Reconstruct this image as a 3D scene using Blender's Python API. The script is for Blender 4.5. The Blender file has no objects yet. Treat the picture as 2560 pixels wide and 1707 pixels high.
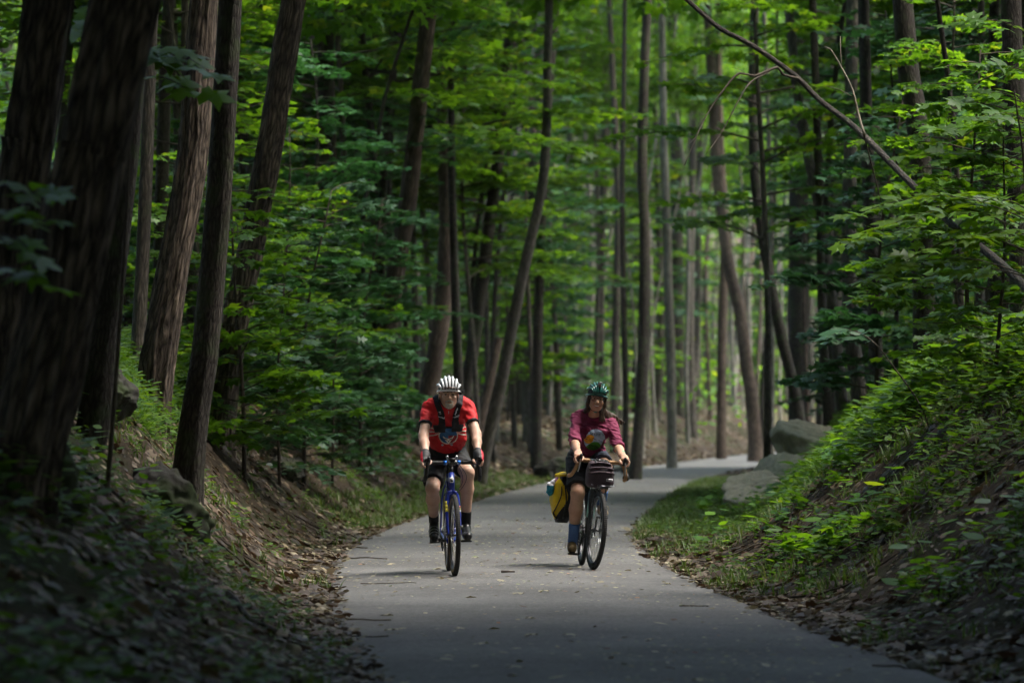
import bpy, math, random
import numpy as np
from mathutils import Vector, Matrix, noise as mnoise
from mathutils.bvhtree import BVHTree

R = math.radians
S = bpy.context.scene
COL = S.collection
rng = np.random.default_rng(7)
random.seed(7)

# ------------------------------------------------------------------ camera
FPX, HZ, CAMH = 9600.0, 1033.0, 1.4
cam_d = bpy.data.cameras.new('camera')
cam = bpy.data.objects.new('camera', cam_d); COL.objects.link(cam)
cam_d.sensor_width = 36.0
cam_d.lens = FPX / 2560.0 * 36.0
cam_d.clip_start, cam_d.clip_end = 0.5, 2000.0
cam.location = (0, 0, CAMH)
cam.rotation_euler = (R(90) + math.atan((HZ - 853.5) / FPX), 0, 0)
cam_d.dof.use_dof = True
cam_d.dof.focus_distance = 33.2
cam_d.dof.aperture_fstop = 2.8
S.camera = cam

# ------------------------------------------------------------------ light
SUN_EL, SUN_ROT = R(60), R(90)      # from the right, a little beyond the riders
W = bpy.data.worlds.new('World'); S.world = W
W.use_nodes = True
wn = W.node_tree.nodes; wl = W.node_tree.links
wn.clear()
sky = wn.new('ShaderNodeTexSky'); sky.sky_type = 'NISHITA'; sky.sun_disc = False
sky.sun_elevation = SUN_EL; sky.sun_rotation = SUN_ROT
sky.air_density = 1.3; sky.dust_density = 3.0; sky.ozone_density = 1.0
bg = wn.new('ShaderNodeBackground'); bg.inputs[1].default_value = 0.09
wo = wn.new('ShaderNodeOutputWorld')
wl.new(sky.outputs[0], bg.inputs[0]); wl.new(bg.outputs[0], wo.inputs[0])
sun_d = bpy.data.lights.new('sun', 'SUN'); sun_d.energy = 1.5; sun_d.angle = R(42)
sun_d.color = (1.0, 0.96, 0.88)
sun = bpy.data.objects.new('sun', sun_d); COL.objects.link(sun)
sdir = Vector((math.sin(SUN_ROT) * math.cos(SUN_EL), math.cos(SUN_ROT) * math.cos(SUN_EL), math.sin(SUN_EL)))
sun.rotation_euler = sdir.to_track_quat('Z', 'Y').to_euler()
sun.location = (20, 40, 60)
S.view_settings.view_transform = 'Standard'
S.view_settings.look = 'None'
S.view_settings.exposure = 3.4
S.view_settings.gamma = 1.0
S.view_settings.use_curve_mapping = False
S.cycles.max_bounces = 7
S.cycles.diffuse_bounces = 4
S.cycles.glossy_bounces = 2
S.cycles.transmission_bounces = 4
S.cycles.transparent_max_bounces = 4
S.cycles.caustics_reflective = False
S.cycles.caustics_refractive = False
S.cycles.sample_clamp_indirect = 6.0
S.cycles.use_denoising = True

# ------------------------------------------------------------------ materials
def nodes_of(m):
    m.use_nodes = True
    t = m.node_tree
    return t.nodes, t.links, t.nodes['Principled BSDF']

def ramp(n, stops):
    r = n.new('ShaderNodeValToRGB')
    e = r.color_ramp.elements
    while len(e) > 1: e.remove(e[-1])
    e[0].position, e[0].color = stops[0][0], (*stops[0][1], 1)
    for p, c in stops[1:]:
        x = e.new(p); x.color = (*c, 1)
    return r

def mat_plain(name, col, rough=0.5, metal=0.0, spec=0.4, var=0.12, scale=30.0, bump=0.0, coat=0.0):
    m = bpy.data.materials.new(name); n, l, p = nodes_of(m)
    tc = n.new('ShaderNodeTexCoord')
    nz = n.new('ShaderNodeTexNoise'); nz.inputs['Scale'].default_value = scale; nz.inputs['Detail'].default_value = 4
    l.new(tc.outputs['Object'], nz.inputs['Vector'])
    lo = tuple(c * (1 - var) for c in col); hi = tuple(min(1, c * (1 + var)) for c in col)
    rp = ramp(n, [(0.3, lo), (0.7, hi)])
    l.new(nz.outputs['Fac'], rp.inputs[0]); l.new(rp.outputs[0], p.inputs['Base Color'])
    p.inputs['Roughness'].default_value = rough; p.inputs['Metallic'].default_value = metal
    p.inputs['Specular IOR Level'].default_value = spec
    p.inputs['Coat Weight'].default_value = coat
    if bump:
        b = n.new('ShaderNodeBump'); b.inputs['Strength'].default_value = bump; b.inputs['Distance'].default_value = 0.01
        l.new(nz.outputs['Fac'], b.inputs['Height']); l.new(b.outputs[0], p.inputs['Normal'])
    return m

def mat_leaf(name, stops, trans, tfac=0.35, rough=0.46, objvar=0.35, spec=0.32):
    m = bpy.data.materials.new(name); n, l, p = nodes_of(m)
    g = n.new('ShaderNodeNewGeometry')
    oi = n.new('ShaderNodeObjectInfo')
    rp = ramp(n, stops)
    l.new(g.outputs['Random Per Island'], rp.inputs[0])
    mr = n.new('ShaderNodeMapRange'); mr.inputs[3].default_value = 1 - objvar; mr.inputs[4].default_value = 1 + objvar
    l.new(oi.outputs['Random'], mr.inputs[0])
    mul = n.new('ShaderNodeVectorMath'); mul.operation = 'SCALE'
    l.new(rp.outputs[0], mul.inputs[0]); l.new(mr.outputs[0], mul.inputs['Scale'])
    l.new(mul.outputs[0], p.inputs['Base Color'])
    p.inputs['Roughness'].default_value = rough; p.inputs['Specular IOR Level'].default_value = spec
    tr = n.new('ShaderNodeBsdfTranslucent')
    mt = n.new('ShaderNodeVectorMath'); mt.operation = 'MULTIPLY'; mt.inputs[1].default_value = trans
    l.new(mul.outputs[0], mt.inputs[0]); l.new(mt.outputs[0], tr.inputs[0])
    mx = n.new('ShaderNodeMixShader'); mx.inputs[0].default_value = tfac
    out = n['Material Output']
    l.new(p.outputs[0], mx.inputs[1]); l.new(tr.outputs[0], mx.inputs[2]); l.new(mx.outputs[0], out.inputs[0])
    return m

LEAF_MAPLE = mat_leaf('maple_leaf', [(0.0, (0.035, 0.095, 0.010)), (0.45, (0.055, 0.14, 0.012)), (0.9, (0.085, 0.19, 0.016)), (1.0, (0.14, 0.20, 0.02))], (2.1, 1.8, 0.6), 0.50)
LEAF_SUNTINT = mat_leaf('sun_tinted_maple_leaf', [(0.0, (0.065, 0.15, 0.007)), (0.5, (0.10, 0.21, 0.008)), (1.0, (0.15, 0.25, 0.010))], (1.8, 1.6, 0.6), 0.45, rough=0.45)  # sunlight put into the colour: brighter, yellower copy of the maple leaf
LEAF_COOL = mat_leaf('shrub_leaf', [(0.0, (0.022, 0.070, 0.026)), (0.5, (0.034, 0.10, 0.038)), (1.0, (0.05, 0.13, 0.045))], (1.4, 1.5, 0.8), 0.3, rough=0.48, spec=0.35)
LEAF_DARK = mat_leaf('oak_leaf', [(0.0, (0.025, 0.065, 0.010)), (0.5, (0.038, 0.095, 0.013)), (1.0, (0.06, 0.125, 0.016))], (1.6, 1.6, 0.8), 0.3)
LEAF_HERB = mat_leaf('herb_leaf', [(0.0, (0.028, 0.072, 0.010)), (0.5, (0.048, 0.112, 0.012)), (1.0, (0.09, 0.165, 0.014))], (1.8, 1.7, 0.6), 0.42, objvar=0.05, rough=0.55, spec=0.25)
GRASS_M = mat_leaf('grass_blade', [(0.0, (0.035, 0.075, 0.012)), (0.6, (0.06, 0.12, 0.014)), (1.0, (0.12, 0.14, 0.04))], (1.5, 1.5, 0.8), 0.3, objvar=0.02)
LITTER = mat_leaf('dead_leaf', [(0.0, (0.018, 0.011, 0.007)), (0.35, (0.045, 0.026, 0.014)), (0.6, (0.085, 0.045, 0.026)), (0.8, (0.11, 0.075, 0.042)), (0.94, (0.17, 0.125, 0.075)), (1.0, (0.28, 0.23, 0.14))], (1.1, 1.0, 0.8), 0.15, objvar=0.15, rough=0.6)
LITTER_DRIFT = mat_leaf('drifted_leaf', [(0.0, (0.05, 0.035, 0.02)), (0.5, (0.12, 0.095, 0.05)), (0.85, (0.22, 0.19, 0.12)), (1.0, (0.34, 0.30, 0.2))], (1.1, 1.0, 0.8), 0.15, objvar=0.1, rough=0.6)
LITTER_PALE = mat_leaf('pale_dead_leaf', [(0.0, (0.10, 0.075, 0.03)), (0.4, (0.24, 0.20, 0.12)), (0.75, (0.36, 0.33, 0.22)), (0.93, (0.14, 0.19, 0.05)), (1.0, (0.32, 0.09, 0.03))], (1.1, 1.0, 0.8), 0.15, objvar=0.25, rough=0.55)

def mat_bark(name, dark, light, sx=26.0, sy=5.0, bump=0.8, moss=0.0):
    m = bpy.data.materials.new(name); n, l, p = nodes_of(m)
    uv = n.new('ShaderNodeUVMap'); uv.uv_map = 'UVMap'
    oi = n.new('ShaderNodeObjectInfo')
    add = n.new('ShaderNodeVectorMath'); add.operation = 'ADD'
    sc = n.new('ShaderNodeVectorMath'); sc.operation = 'SCALE'; sc.inputs['Scale'].default_value = 37.0
    l.new(oi.outputs['Random'], sc.inputs[0])
    l.new(uv.outputs[0], add.inputs[0]); l.new(sc.outputs[0], add.inputs[1])
    warp = n.new('ShaderNodeTexNoise'); warp.inputs['Scale'].default_value = 3.5; warp.inputs['Detail'].default_value = 3
    l.new(add.outputs[0], warp.inputs['Vector'])
    wv = n.new('ShaderNodeVectorMath'); wv.operation = 'SCALE'; wv.inputs['Scale'].default_value = 0.075
    l.new(warp.outputs['Color'], wv.inputs[0])
    a2 = n.new('ShaderNodeVectorMath'); a2.operation = 'ADD'
    l.new(add.outputs[0], a2.inputs[0]); l.new(wv.outputs[0], a2.inputs[1])
    mp = n.new('ShaderNodeMapping'); mp.inputs['Scale'].default_value = (sx, sy, 1)
    l.new(a2.outputs[0], mp.inputs[0])
    vo = n.new('ShaderNodeTexVoronoi'); vo.feature = 'DISTANCE_TO_EDGE'; vo.inputs['Scale'].default_value = 1.0
    l.new(mp.outputs[0], vo.inputs['Vector'])
    nz = n.new('ShaderNodeTexNoise'); nz.inputs['Scale'].default_value = 2.2; nz.inputs['Detail'].default_value = 6; nz.inputs['Roughness'].default_value = 0.7
    l.new(mp.outputs[0], nz.inputs['Vector'])
    mm = n.new('ShaderNodeMath'); mm.operation = 'MULTIPLY_ADD'; mm.inputs[1].default_value = 0.9
    l.new(vo.outputs['Distance'], mm.inputs[0]); 
    nn = n.new('ShaderNodeMath'); nn.operation = 'MULTIPLY'; nn.inputs[1].default_value = 0.75
    l.new(nz.outputs['Fac'], nn.inputs[0]); l.new(nn.outputs[0], mm.inputs[2])
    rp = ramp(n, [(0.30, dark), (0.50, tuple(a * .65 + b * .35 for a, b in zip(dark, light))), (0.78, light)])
    l.new(mm.outputs[0], rp.inputs[0])
    lg = n.new('ShaderNodeTexNoise'); lg.inputs['Scale'].default_value = 1.3; lg.inputs['Detail'].default_value = 3
    l.new(add.outputs[0], lg.inputs['Vector'])
    mr = n.new('ShaderNodeMapRange'); mr.inputs[1].default_value = 0.35; mr.inputs[2].default_value = 0.65; mr.inputs[3].default_value = 0.7; mr.inputs[4].default_value = 1.2
    l.new(lg.outputs['Fac'], mr.inputs[0])
    ml = n.new('ShaderNodeVectorMath'); ml.operation = 'SCALE'
    l.new(rp.outputs[0], ml.inputs[0]); l.new(mr.outputs[0], ml.inputs['Scale'])
    last = ml.outputs[0]
    if moss:
        mg = n.new('ShaderNodeTexNoise'); mg.inputs['Scale'].default_value = 5; mg.inputs['Detail'].default_value = 5
        l.new(add.outputs[0], mg.inputs['Vector'])
        mc = ramp(n, [(0.52, (0, 0, 0)), (0.68, (moss, moss, moss))])
        l.new(mg.outputs['Fac'], mc.inputs[0])
        mxx = n.new('ShaderNodeMix'); mxx.data_type = 'RGBA'
        l.new(mc.outputs[0], mxx.inputs[0]); l.new(last, mxx.inputs[6]); mxx.inputs[7].default_value = (0.05, 0.075, 0.025, 1)
        last = mxx.outputs[2]
    l.new(last, p.inputs['Base Color'])
    p.inputs['Roughness'].default_value = 0.85; p.inputs['Specular IOR Level'].default_value = 0.25
    b = n.new('ShaderNodeBump'); b.inputs['Strength'].default_value = bump; b.inputs['Distance'].default_value = 0.03
    l.new(mm.outputs[0], b.inputs['Height']); l.new(b.outputs[0], p.inputs['Normal'])
    return m

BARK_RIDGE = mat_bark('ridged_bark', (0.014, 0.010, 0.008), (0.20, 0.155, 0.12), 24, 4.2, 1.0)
BARK_SHADED = mat_bark('shaded_ridged_bark', (0.006, 0.005, 0.004), (0.15, 0.118, 0.092), 20, 3.6, 1.0)  # foreground shade put into the colour: darker copy of the ridged bark
BARK_DARK = mat_bark('dark_bark', (0.018, 0.014, 0.011), (0.075, 0.062, 0.05), 30, 9.0, 0.9, moss=0.5)
BARK_GREY = mat_bark('grey_bark', (0.04, 0.034, 0.028), (0.17, 0.14, 0.115), 26, 5.0, 0.8, moss=0.3)
BARK_BROWN = mat_bark('brown_bark', (0.035, 0.024, 0.018), (0.16, 0.115, 0.088), 26, 4.0, 0.9)
BARK_PALE = mat_bark('pale_bark', (0.10, 0.09, 0.075), (0.30, 0.27, 0.225), 20, 3.0, 0.5, moss=0.25)
TWIG = mat_bark('twig_bark', (0.035, 0.027, 0.02), (0.11, 0.085, 0.065), 60, 10.0, 0.3)
DEADWOOD = mat_bark('dead_wood', (0.10, 0.085, 0.065), (0.34, 0.29, 0.22), 50, 5.0, 0.4)

def mat_ground():
    m = bpy.data.materials.new('forest_floor'); n, l, p = nodes_of(m)
    tc = n.new('ShaderNodeTexCoord')
    a = n.new('ShaderNodeTexNoise'); a.inputs['Scale'].default_value = 0.7; a.inputs['Detail'].default_value = 6
    b = n.new('ShaderNodeTexNoise'); b.inputs['Scale'].default_value = 14; b.inputs['Detail'].default_value = 8; b.inputs['Roughness'].default_value = 0.75
    v = n.new('ShaderNodeTexVoronoi'); v.inputs['Scale'].default_value = 16; v.inputs['Randomness'].default_value = 1
    for x in (a, b, v): l.new(tc.outputs['Object'], x.inputs['Vector'])
    r1 = ramp(n, [(0.3, (0.014, 0.010, 0.007)), (0.5, (0.034, 0.025, 0.017)), (0.68, (0.075, 0.056, 0.038)), (0.8, (0.12, 0.09, 0.06))])
    l.new(b.outputs['Fac'], r1.inputs[0])
    hs = n.new('ShaderNodeMix'); hs.data_type = 'RGBA'; hs.inputs[0].default_value = 0.25
    sep = ramp(n, [(0.0, (0.02, 0.015, 0.010)), (0.5, (0.065, 0.046, 0.03)), (1.0, (0.13, 0.095, 0.065))])
    l.new(v.outputs['Color'], sep.inputs[0])
    l.new(r1.outputs[0], hs.inputs[6]); l.new(sep.outputs[0], hs.inputs[7])
    gm = ramp(n, [(0.50, (0, 0, 0)), (0.62, (0.75, 0.75, 0.75))])
    l.new(a.outputs['Fac'], gm.inputs[0])
    gx = n.new('ShaderNodeMix'); gx.data_type = 'RGBA'
    l.new(gm.outputs[0], gx.inputs[0]); l.new(hs.outputs[2], gx.inputs[6]); gx.inputs[7].default_value = (0.028, 0.045, 0.014, 1)
    l.new(gx.outputs[2], p.inputs['Base Color'])
    p.inputs['Roughness'].default_value = 0.95; p.inputs['Specular IOR Level'].default_value = 0.09
    bp = n.new('ShaderNodeBump'); bp.inputs['Strength'].default_value = 1.0; bp.inputs['Distance'].default_value = 0.05
    l.new(b.outputs['Fac'], bp.inputs['Height']); l.new(bp.outputs[0], p.inputs['Normal'])
    return m
GROUND_M = mat_ground()

def mat_asphalt():
    m = bpy.data.materials.new('asphalt'); n, l, p = nodes_of(m)
    tc = n.new('ShaderNodeTexCoord')
    f = n.new('ShaderNodeTexNoise'); f.inputs['Scale'].default_value = 85; f.inputs['Detail'].default_value = 3
    v = n.new('ShaderNodeTexVoronoi'); v.inputs['Scale'].default_value = 70
    g = n.new('ShaderNodeTexNoise'); g.inputs['Scale'].default_value = 0.55; g.inputs['Detail'].default_value = 7; g.inputs['Roughness'].default_value = 0.6
    for x in (f, v, g): l.new(tc.outputs['Object'], x.inputs['Vector'])
    r1 = ramp(n, [(0.3, (0.074, 0.077, 0.081)), (0.55, (0.142, 0.139, 0.136)), (0.75, (0.24, 0.235, 0.23))])
    l.new(f.outputs['Fac'], r1.inputs[0])
    r2 = ramp(n, [(0.0, (0.085, 0.089, 0.094)), (0.6, (0.142, 0.139, 0.136)), (0.93, (0.18, 0.177, 0.174)), (1.0, (0.30, 0.29, 0.27))])
    l.new(v.outputs['Color'], r2.inputs[0])
    x = n.new('ShaderNodeMix'); x.data_type = 'RGBA'; x.inputs[0].default_value = 0.5
    l.new(r1.outputs[0], x.inputs[6]); l.new(r2.outputs[0], x.inputs[7])
    mr = n.new('ShaderNodeMapRange'); mr.inputs[1].default_value = 0.3; mr.inputs[2].default_value = 0.7; mr.inputs[3].default_value = 0.72; mr.inputs[4].default_value = 1.22
    l.new(g.outputs['Fac'], mr.inputs[0])
    md = n.new('ShaderNodeTexNoise'); md.inputs['Scale'].default_value = 26; md.inputs['Detail'].default_value = 5; md.inputs['Roughness'].default_value = 0.8
    l.new(tc.outputs['Object'], md.inputs['Vector'])
    m3 = n.new('ShaderNodeMapRange'); m3.inputs[1].default_value = 0.3; m3.inputs[2].default_value = 0.7; m3.inputs[3].default_value = 0.62; m3.inputs[4].default_value = 1.38
    l.new(md.outputs['Fac'], m3.inputs[0])
    mq = n.new('ShaderNodeMath'); mq.operation = 'MULTIPLY'; l.new(mr.outputs[0], mq.inputs[0]); l.new(m3.outputs[0], mq.inputs[1])
    s = n.new('ShaderNodeVectorMath'); s.operation = 'SCALE'
    l.new(x.outputs[2], s.inputs[0]); l.new(mq.outputs[0], s.inputs['Scale'])
    l.new(s.outputs[0], p.inputs['Base Color'])
    p.inputs['Roughness'].default_value = 0.92; p.inputs['Specular IOR Level'].default_value = 0.12
    b = n.new('ShaderNodeBump'); b.inputs['Strength'].default_value = 0.8; b.inputs['Distance'].default_value = 0.006
    l.new(f.outputs['Fac'], b.inputs['Height']); l.new(b.outputs[0], p.inputs['Normal'])
    return m
ASPHALT = mat_asphalt()

def mat_rock(name, lo, hi, moss):
    m = bpy.data.materials.new(name); n, l, p = nodes_of(m)
    tc = n.new('ShaderNodeTexCoord')
    a = n.new('ShaderNodeTexNoise'); a.inputs['Scale'].default_value = 7; a.inputs['Detail'].default_value = 10; a.inputs['Roughness'].default_value = 0.8
    b = n.new('ShaderNodeTexNoise'); b.inputs['Scale'].default_value = 3.2; b.inputs['Detail'].default_value = 6
    l.new(tc.outputs['Object'], a.inputs['Vector']); l.new(tc.outputs['Object'], b.inputs['Vector'])
    r1 = ramp(n, [(0.3, lo), (0.7, hi)]); l.new(a.outputs['Fac'], r1.inputs[0])
    g = ramp(n, [(0.48, (0, 0, 0)), (0.62, (moss, moss, moss))]); l.new(b.outputs['Fac'], g.inputs[0])
    x = n.new('ShaderNodeMix'); x.data_type = 'RGBA'; x.inputs[7].default_value = (0.035, 0.05, 0.018, 1)
    l.new(g.outputs[0], x.inputs[0]); l.new(r1.outputs[0], x.inputs[6]); l.new(x.outputs[2], p.inputs['Base Color'])
    p.inputs['Roughness'].default_value = 0.9; p.inputs['Specular IOR Level'].default_value = 0.2
    bp = n.new('ShaderNodeBump'); bp.inputs['Strength'].default_value = 0.8; bp.inputs['Distance'].default_value = 0.03
    l.new(a.outputs['Fac'], bp.inputs['Height']); l.new(bp.outputs[0], p.inputs['Normal'])
    return m
ROCK_PALE = mat_rock('pale_rock', (0.19, 0.175, 0.135), (0.46, 0.41, 0.31), 0.2)
ROCK_GREY = mat_rock('grey_rock', (0.08, 0.08, 0.075), (0.26, 0.25, 0.22), 0.5)
ROCK_MOSS = mat_rock('mossy_rock', (0.022, 0.021, 0.018), (0.07, 0.065, 0.055), 0.95)

# ------------------------------------------------------------------ object helpers
def tag(o, label=None, cat=None, group=None, kind=None):
    if label: o['label'] = label
    if cat: o['category'] = cat
    if group: o['group'] = group
    if kind: o['kind'] = kind
    return o

def empty(name, loc=(0, 0, 0), parent=None):
    o = bpy.data.objects.new(name, None); COL.objects.link(o)
    o.location = loc; o.empty_display_size = 0.2
    if parent: o.parent = parent
    return o

def link(name, me, parent=None, loc=None):
    o = bpy.data.objects.new(name, me); COL.objects.link(o)
    if parent: o.parent = parent
    if loc is not None: o.location = loc
    return o

def np_mesh(name, V, F, mats, mi=None, smooth=True, uv=None):
    """V (n,3); F: list of index arrays (m,k) each of constant k; mi: matching list of material indices"""
    me = bpy.data.meshes.new(name)
    V = np.asarray(V, dtype=np.float32)
    Fs = [np.asarray(f, dtype=np.int32) for f in F if len(f)]
    me.vertices.add(len(V)); me.vertices.foreach_set('co', V.ravel())
    nl = sum(f.size for f in Fs); npoly = sum(len(f) for f in Fs)
    me.loops.add(nl); me.polygons.add(npoly)
    loops = np.concatenate([f.ravel() for f in Fs])
    me.loops.foreach_set('vertex_index', loops)
    tot = np.concatenate([np.full(len(f), f.shape[1], dtype=np.int32) for f in Fs])
    start = np.concatenate([[0], np.cumsum(tot)[:-1]]).astype(np.int32)
    me.polygons.foreach_set('loop_start', start)
    if smooth: me.polygons.foreach_set('use_smooth', np.ones(npoly, dtype=bool))
    for m in (mats if isinstance(mats, (list, tuple)) else [mats]): me.materials.append(m)
    if mi is not None:
        me.polygons.foreach_set('material_index', np.concatenate([np.broadcast_to(np.asarray(x, dtype=np.int32), (len(f),)) for x, f in zip(mi, Fs)]).astype(np.int32))
    if uv is not None:
        ul = me.uv_layers.new(name='UVMap')
        ul.data.foreach_set('uv', np.asarray(uv, dtype=np.float32)[loops].ravel())
    me.update(calc_edges=True); me.validate()
    return me

class MB:
    """collects tubes, boxes, lathes ... then makes one mesh"""
    def __init__(s): s.V = []; s.F = {}; s.n = 0; s.UV = []
    def add(s, V, F, m=0, uv=None):
        V = np.asarray(V, dtype=float).reshape(-1, 3)
        for f in F: s.F.setdefault((len(f), m), []).append([i + s.n for i in f])
        s.V.append(V); s.n += len(V)
        s.UV.append(np.zeros((len(V), 2)) if uv is None else np.asarray(uv))
    def addarr(s, V, Fa, m=0):
        V = np.asarray(V, dtype=float)
        s.F.setdefault((Fa.shape[1], m), []).extend((Fa + s.n).tolist())
        s.V.append(V); s.n += len(V); s.UV.append(np.zeros((len(V), 2)))
    def tube(s, P, r, seg=8, m=0, cap=True, closed=False, flat=1.0):
        P = np.asarray(P, dtype=float); k = len(P)
        r = np.broadcast_to(np.asarray(r, dtype=float), (k,))
        if closed: T = np.roll(P, -1, 0) - np.roll(P, 1, 0)
        else: T = np.gradient(P, axis=0)
        T /= np.linalg.norm(T, axis=1)[:, None] + 1e-12
        up = np.array([0, 0, 1.0]) if abs(T[0][2]) < 0.9 else np.array([1.0, 0, 0])
        N = np.cross(up, T[0]); N /= np.linalg.norm(N)
        rings = []; ang = np.linspace(0, 2 * np.pi, seg, endpoint=False); uv = []; L = 0
        for i in range(k):
            N = N - T[i] * N.dot(T[i]); N /= np.linalg.norm(N) + 1e-12
            B = np.cross(T[i], N)
            rings.append(P[i] + r[i] * (np.cos(ang)[:, None] * N + flat * np.sin(ang)[:, None] * B))
            if i: L += np.linalg.norm(P[i] - P[i - 1])
            uv.append(np.stack([ang * r[i], np.full(seg, L)], 1))
        V = np.concatenate(rings); F = []
        kk = k if closed else k - 1
        for i in range(kk):
            a, b = i * seg, ((i + 1) % k) * seg
            for j in range(seg):
                j2 = (j + 1) % seg
                F.append((a + j, a + j2, b + j2, b + j))
        if cap and not closed:
            F.append(tuple(range(seg - 1, -1, -1))); F.append(tuple((k - 1) * seg + j for j in range(seg)))
        s.add(V, F, m, np.concatenate(uv))
    def box(s, c, d, m=0, M=None, taper=1.0):
        x, y, z = (q / 2 for q in d)
        V = np.array([(-x, -y, -z), (x, -y, -z), (x, y, -z), (-x, y, -z), (-x * taper, -y * taper, z), (x * taper, -y * taper, z), (x * taper, y * taper, z), (-x * taper, y * taper, z)])
        if M is not None: V = V @ np.array(M.to_3x3()).T
        s.add(V + np.array(c), [(3, 2, 1, 0), (4, 5, 6, 7), (0, 1, 5, 4), (1, 2, 6, 5), (2, 3, 7, 6), (3, 0, 4, 7)], m)
    def ring(s, c, Rr, r, seg=48, tseg=8, m=0, axis='x', flat=1.0):
        t = np.linspace(0, 2 * np.pi, seg, endpoint=False)
        if axis == 'x': P = np.stack([np.zeros(seg), np.cos(t) * Rr, np.sin(t) * Rr], 1)
        elif axis == 'y': P = np.stack([np.cos(t) * Rr, np.zeros(seg), np.sin(t) * Rr], 1)
        else: P = np.stack([np.cos(t) * Rr, np.sin(t) * Rr, np.zeros(seg)], 1)
        s.tube(P + np.array(c), r, tseg, m, closed=True, flat=flat)
    def ell(s, c, r, m=0, nu=16, nv=10, M=None):
        V = [(0, 0, 1)]; F = []
        for i in range(1, nv):
            a = math.pi * i / nv
            for j in range(nu):
                b = 2 * math.pi * j / nu; V.append((math.sin(a) * math.cos(b), math.sin(a) * math.sin(b), math.cos(a)))
        V.append((0, 0, -1))
        for j in range(nu): F.append((0, 1 + j, 1 + (j + 1) % nu))
        for i in range(nv - 2):
            for j in range(nu):
                a = 1 + i * nu; b = a + nu; j2 = (j + 1) % nu
                F.append((a + j, b + j, b + j2, a + j2))
        e = len(V) - 1; a = 1 + (nv - 2) * nu
        for j in range(nu): F.append((e, a + (j + 1) % nu, a + j))
        V = np.array(V) * np.array(r)
        if M is not None: V = V @ np.array(M.to_3x3()).T
        s.add(V + np.array(c), F, m)
    def xform(s, fn):
        s.V = [fn(v) for v in s.V]; return s
    def mesh(s, name, mats, smooth=True):
        F = []; mi = []
        for (k, m), fl in s.F.items(): F.append(np.array(fl)); mi.append(m)
        return np_mesh(name, np.concatenate(s.V), F, mats, mi, smooth, np.concatenate(s.UV))
    def build(s, name, mats, parent=None, smooth=True, sharp=None, loc=None):
        me = s.mesh(name, mats, smooth)
        if smooth and sharp is not None: me.set_sharp_from_angle(angle=R(sharp))
        return link(name, me, parent, loc)

def catmull(P, step):
    P = np.asarray(P, dtype=float)
    Q = np.concatenate([[2 * P[0] - P[1]], P, [2 * P[-1] - P[-2]]])
    out = []
    for i in range(1, len(Q) - 2):
        p0, p1, p2, p3 = Q[i - 1], Q[i], Q[i + 1], Q[i + 2]
        n = max(1, int(round(np.linalg.norm(p2 - p1) / step)))
        for t in np.linspace(0, 1, n, endpoint=False):
            out.append(0.5 * ((2 * p1) + (-p0 + p2) * t + (2 * p0 - 5 * p1 + 4 * p2 - p3) * t * t + (-p0 + 3 * p1 - 3 * p2 + p3) * t ** 3))
    out.append(P[-1])
    return np.array(out)

# cheap smooth value noise on arrays
_perm = np.random.default_rng(3).random((64, 64, 64)).astype(np.float32)
def vnoise(x, y, z=0.0):
    x, y, z = np.broadcast_arrays(np.asarray(x, float), np.asarray(y, float), np.asarray(z, float))
    xi, yi, zi = np.floor(x).astype(int), np.floor(y).astype(int), np.floor(z).astype(int)
    fx, fy, fz = x - xi, y - yi, z - zi
    fx, fy, fz = (f * f * (3 - 2 * f) for f in (fx, fy, fz))
    def g(a, b, c): return _perm[(xi + a) & 63, (yi + b) & 63, (zi + c) & 63]
    a = g(0, 0, 0) * (1 - fx) + g(1, 0, 0) * fx; b = g(0, 1, 0) * (1 - fx) + g(1, 1, 0) * fx
    c = g(0, 0, 1) * (1 - fx) + g(1, 0, 1) * fx; d = g(0, 1, 1) * (1 - fx) + g(1, 1, 1) * fx
    return ((a * (1 - fy) + b * fy) * (1 - fz) + (c * (1 - fy) + d * fy) * fz) * 2 - 1
def fbm(x, y, z=0.0, o=4):
    s = 0; a = 1.0; f = 1.0
    for _ in range(o):
        s = s + a * vnoise(np.asarray(x) * f, np.asarray(y) * f + 17 * _, np.asarray(z) * f); a *= 0.5; f *= 2.03
    return s

# ------------------------------------------------------------------ the lie of the land
_cy = np.array([-80, -20, 5, 12, 20, 26, 32.6, 38, 44, 50, 56, 63, 70, 78, 86, 96, 110, 130, 160, 200])
_cx = np.array([18, 7.5, 2.6, 1.6, 0.78, 0.32, -0.03, -0.24, -0.12, 0.16, 0.60, 1.05, 1.55, 2.25, 3.15, 4.4, 6.3, 9.3, 15, 24])
def path_x(Y): return np.interp(Y, _ys, _xs)
_ys = np.linspace(-80, 200, 561)
_xs = np.interp(_ys, _cy, _cx)
for _ in range(60): _xs[1:-1] = 0.25 * _xs[:-2] + 0.5 * _xs[1:-1] + 0.25 * _xs[2:]
_dx = np.gradient(_xs, _ys)
def path_cos(Y): return 1 / np.sqrt(1 + np.interp(Y, _ys, _dx) ** 2)
HALF = 1.52
def sd(X, Y): return (X - path_x(Y)) * path_cos(Y)          # signed distance from the centre line
def sstep(t): t = np.clip(t, 0, 1); return t * t * (3 - 2 * t)
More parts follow.
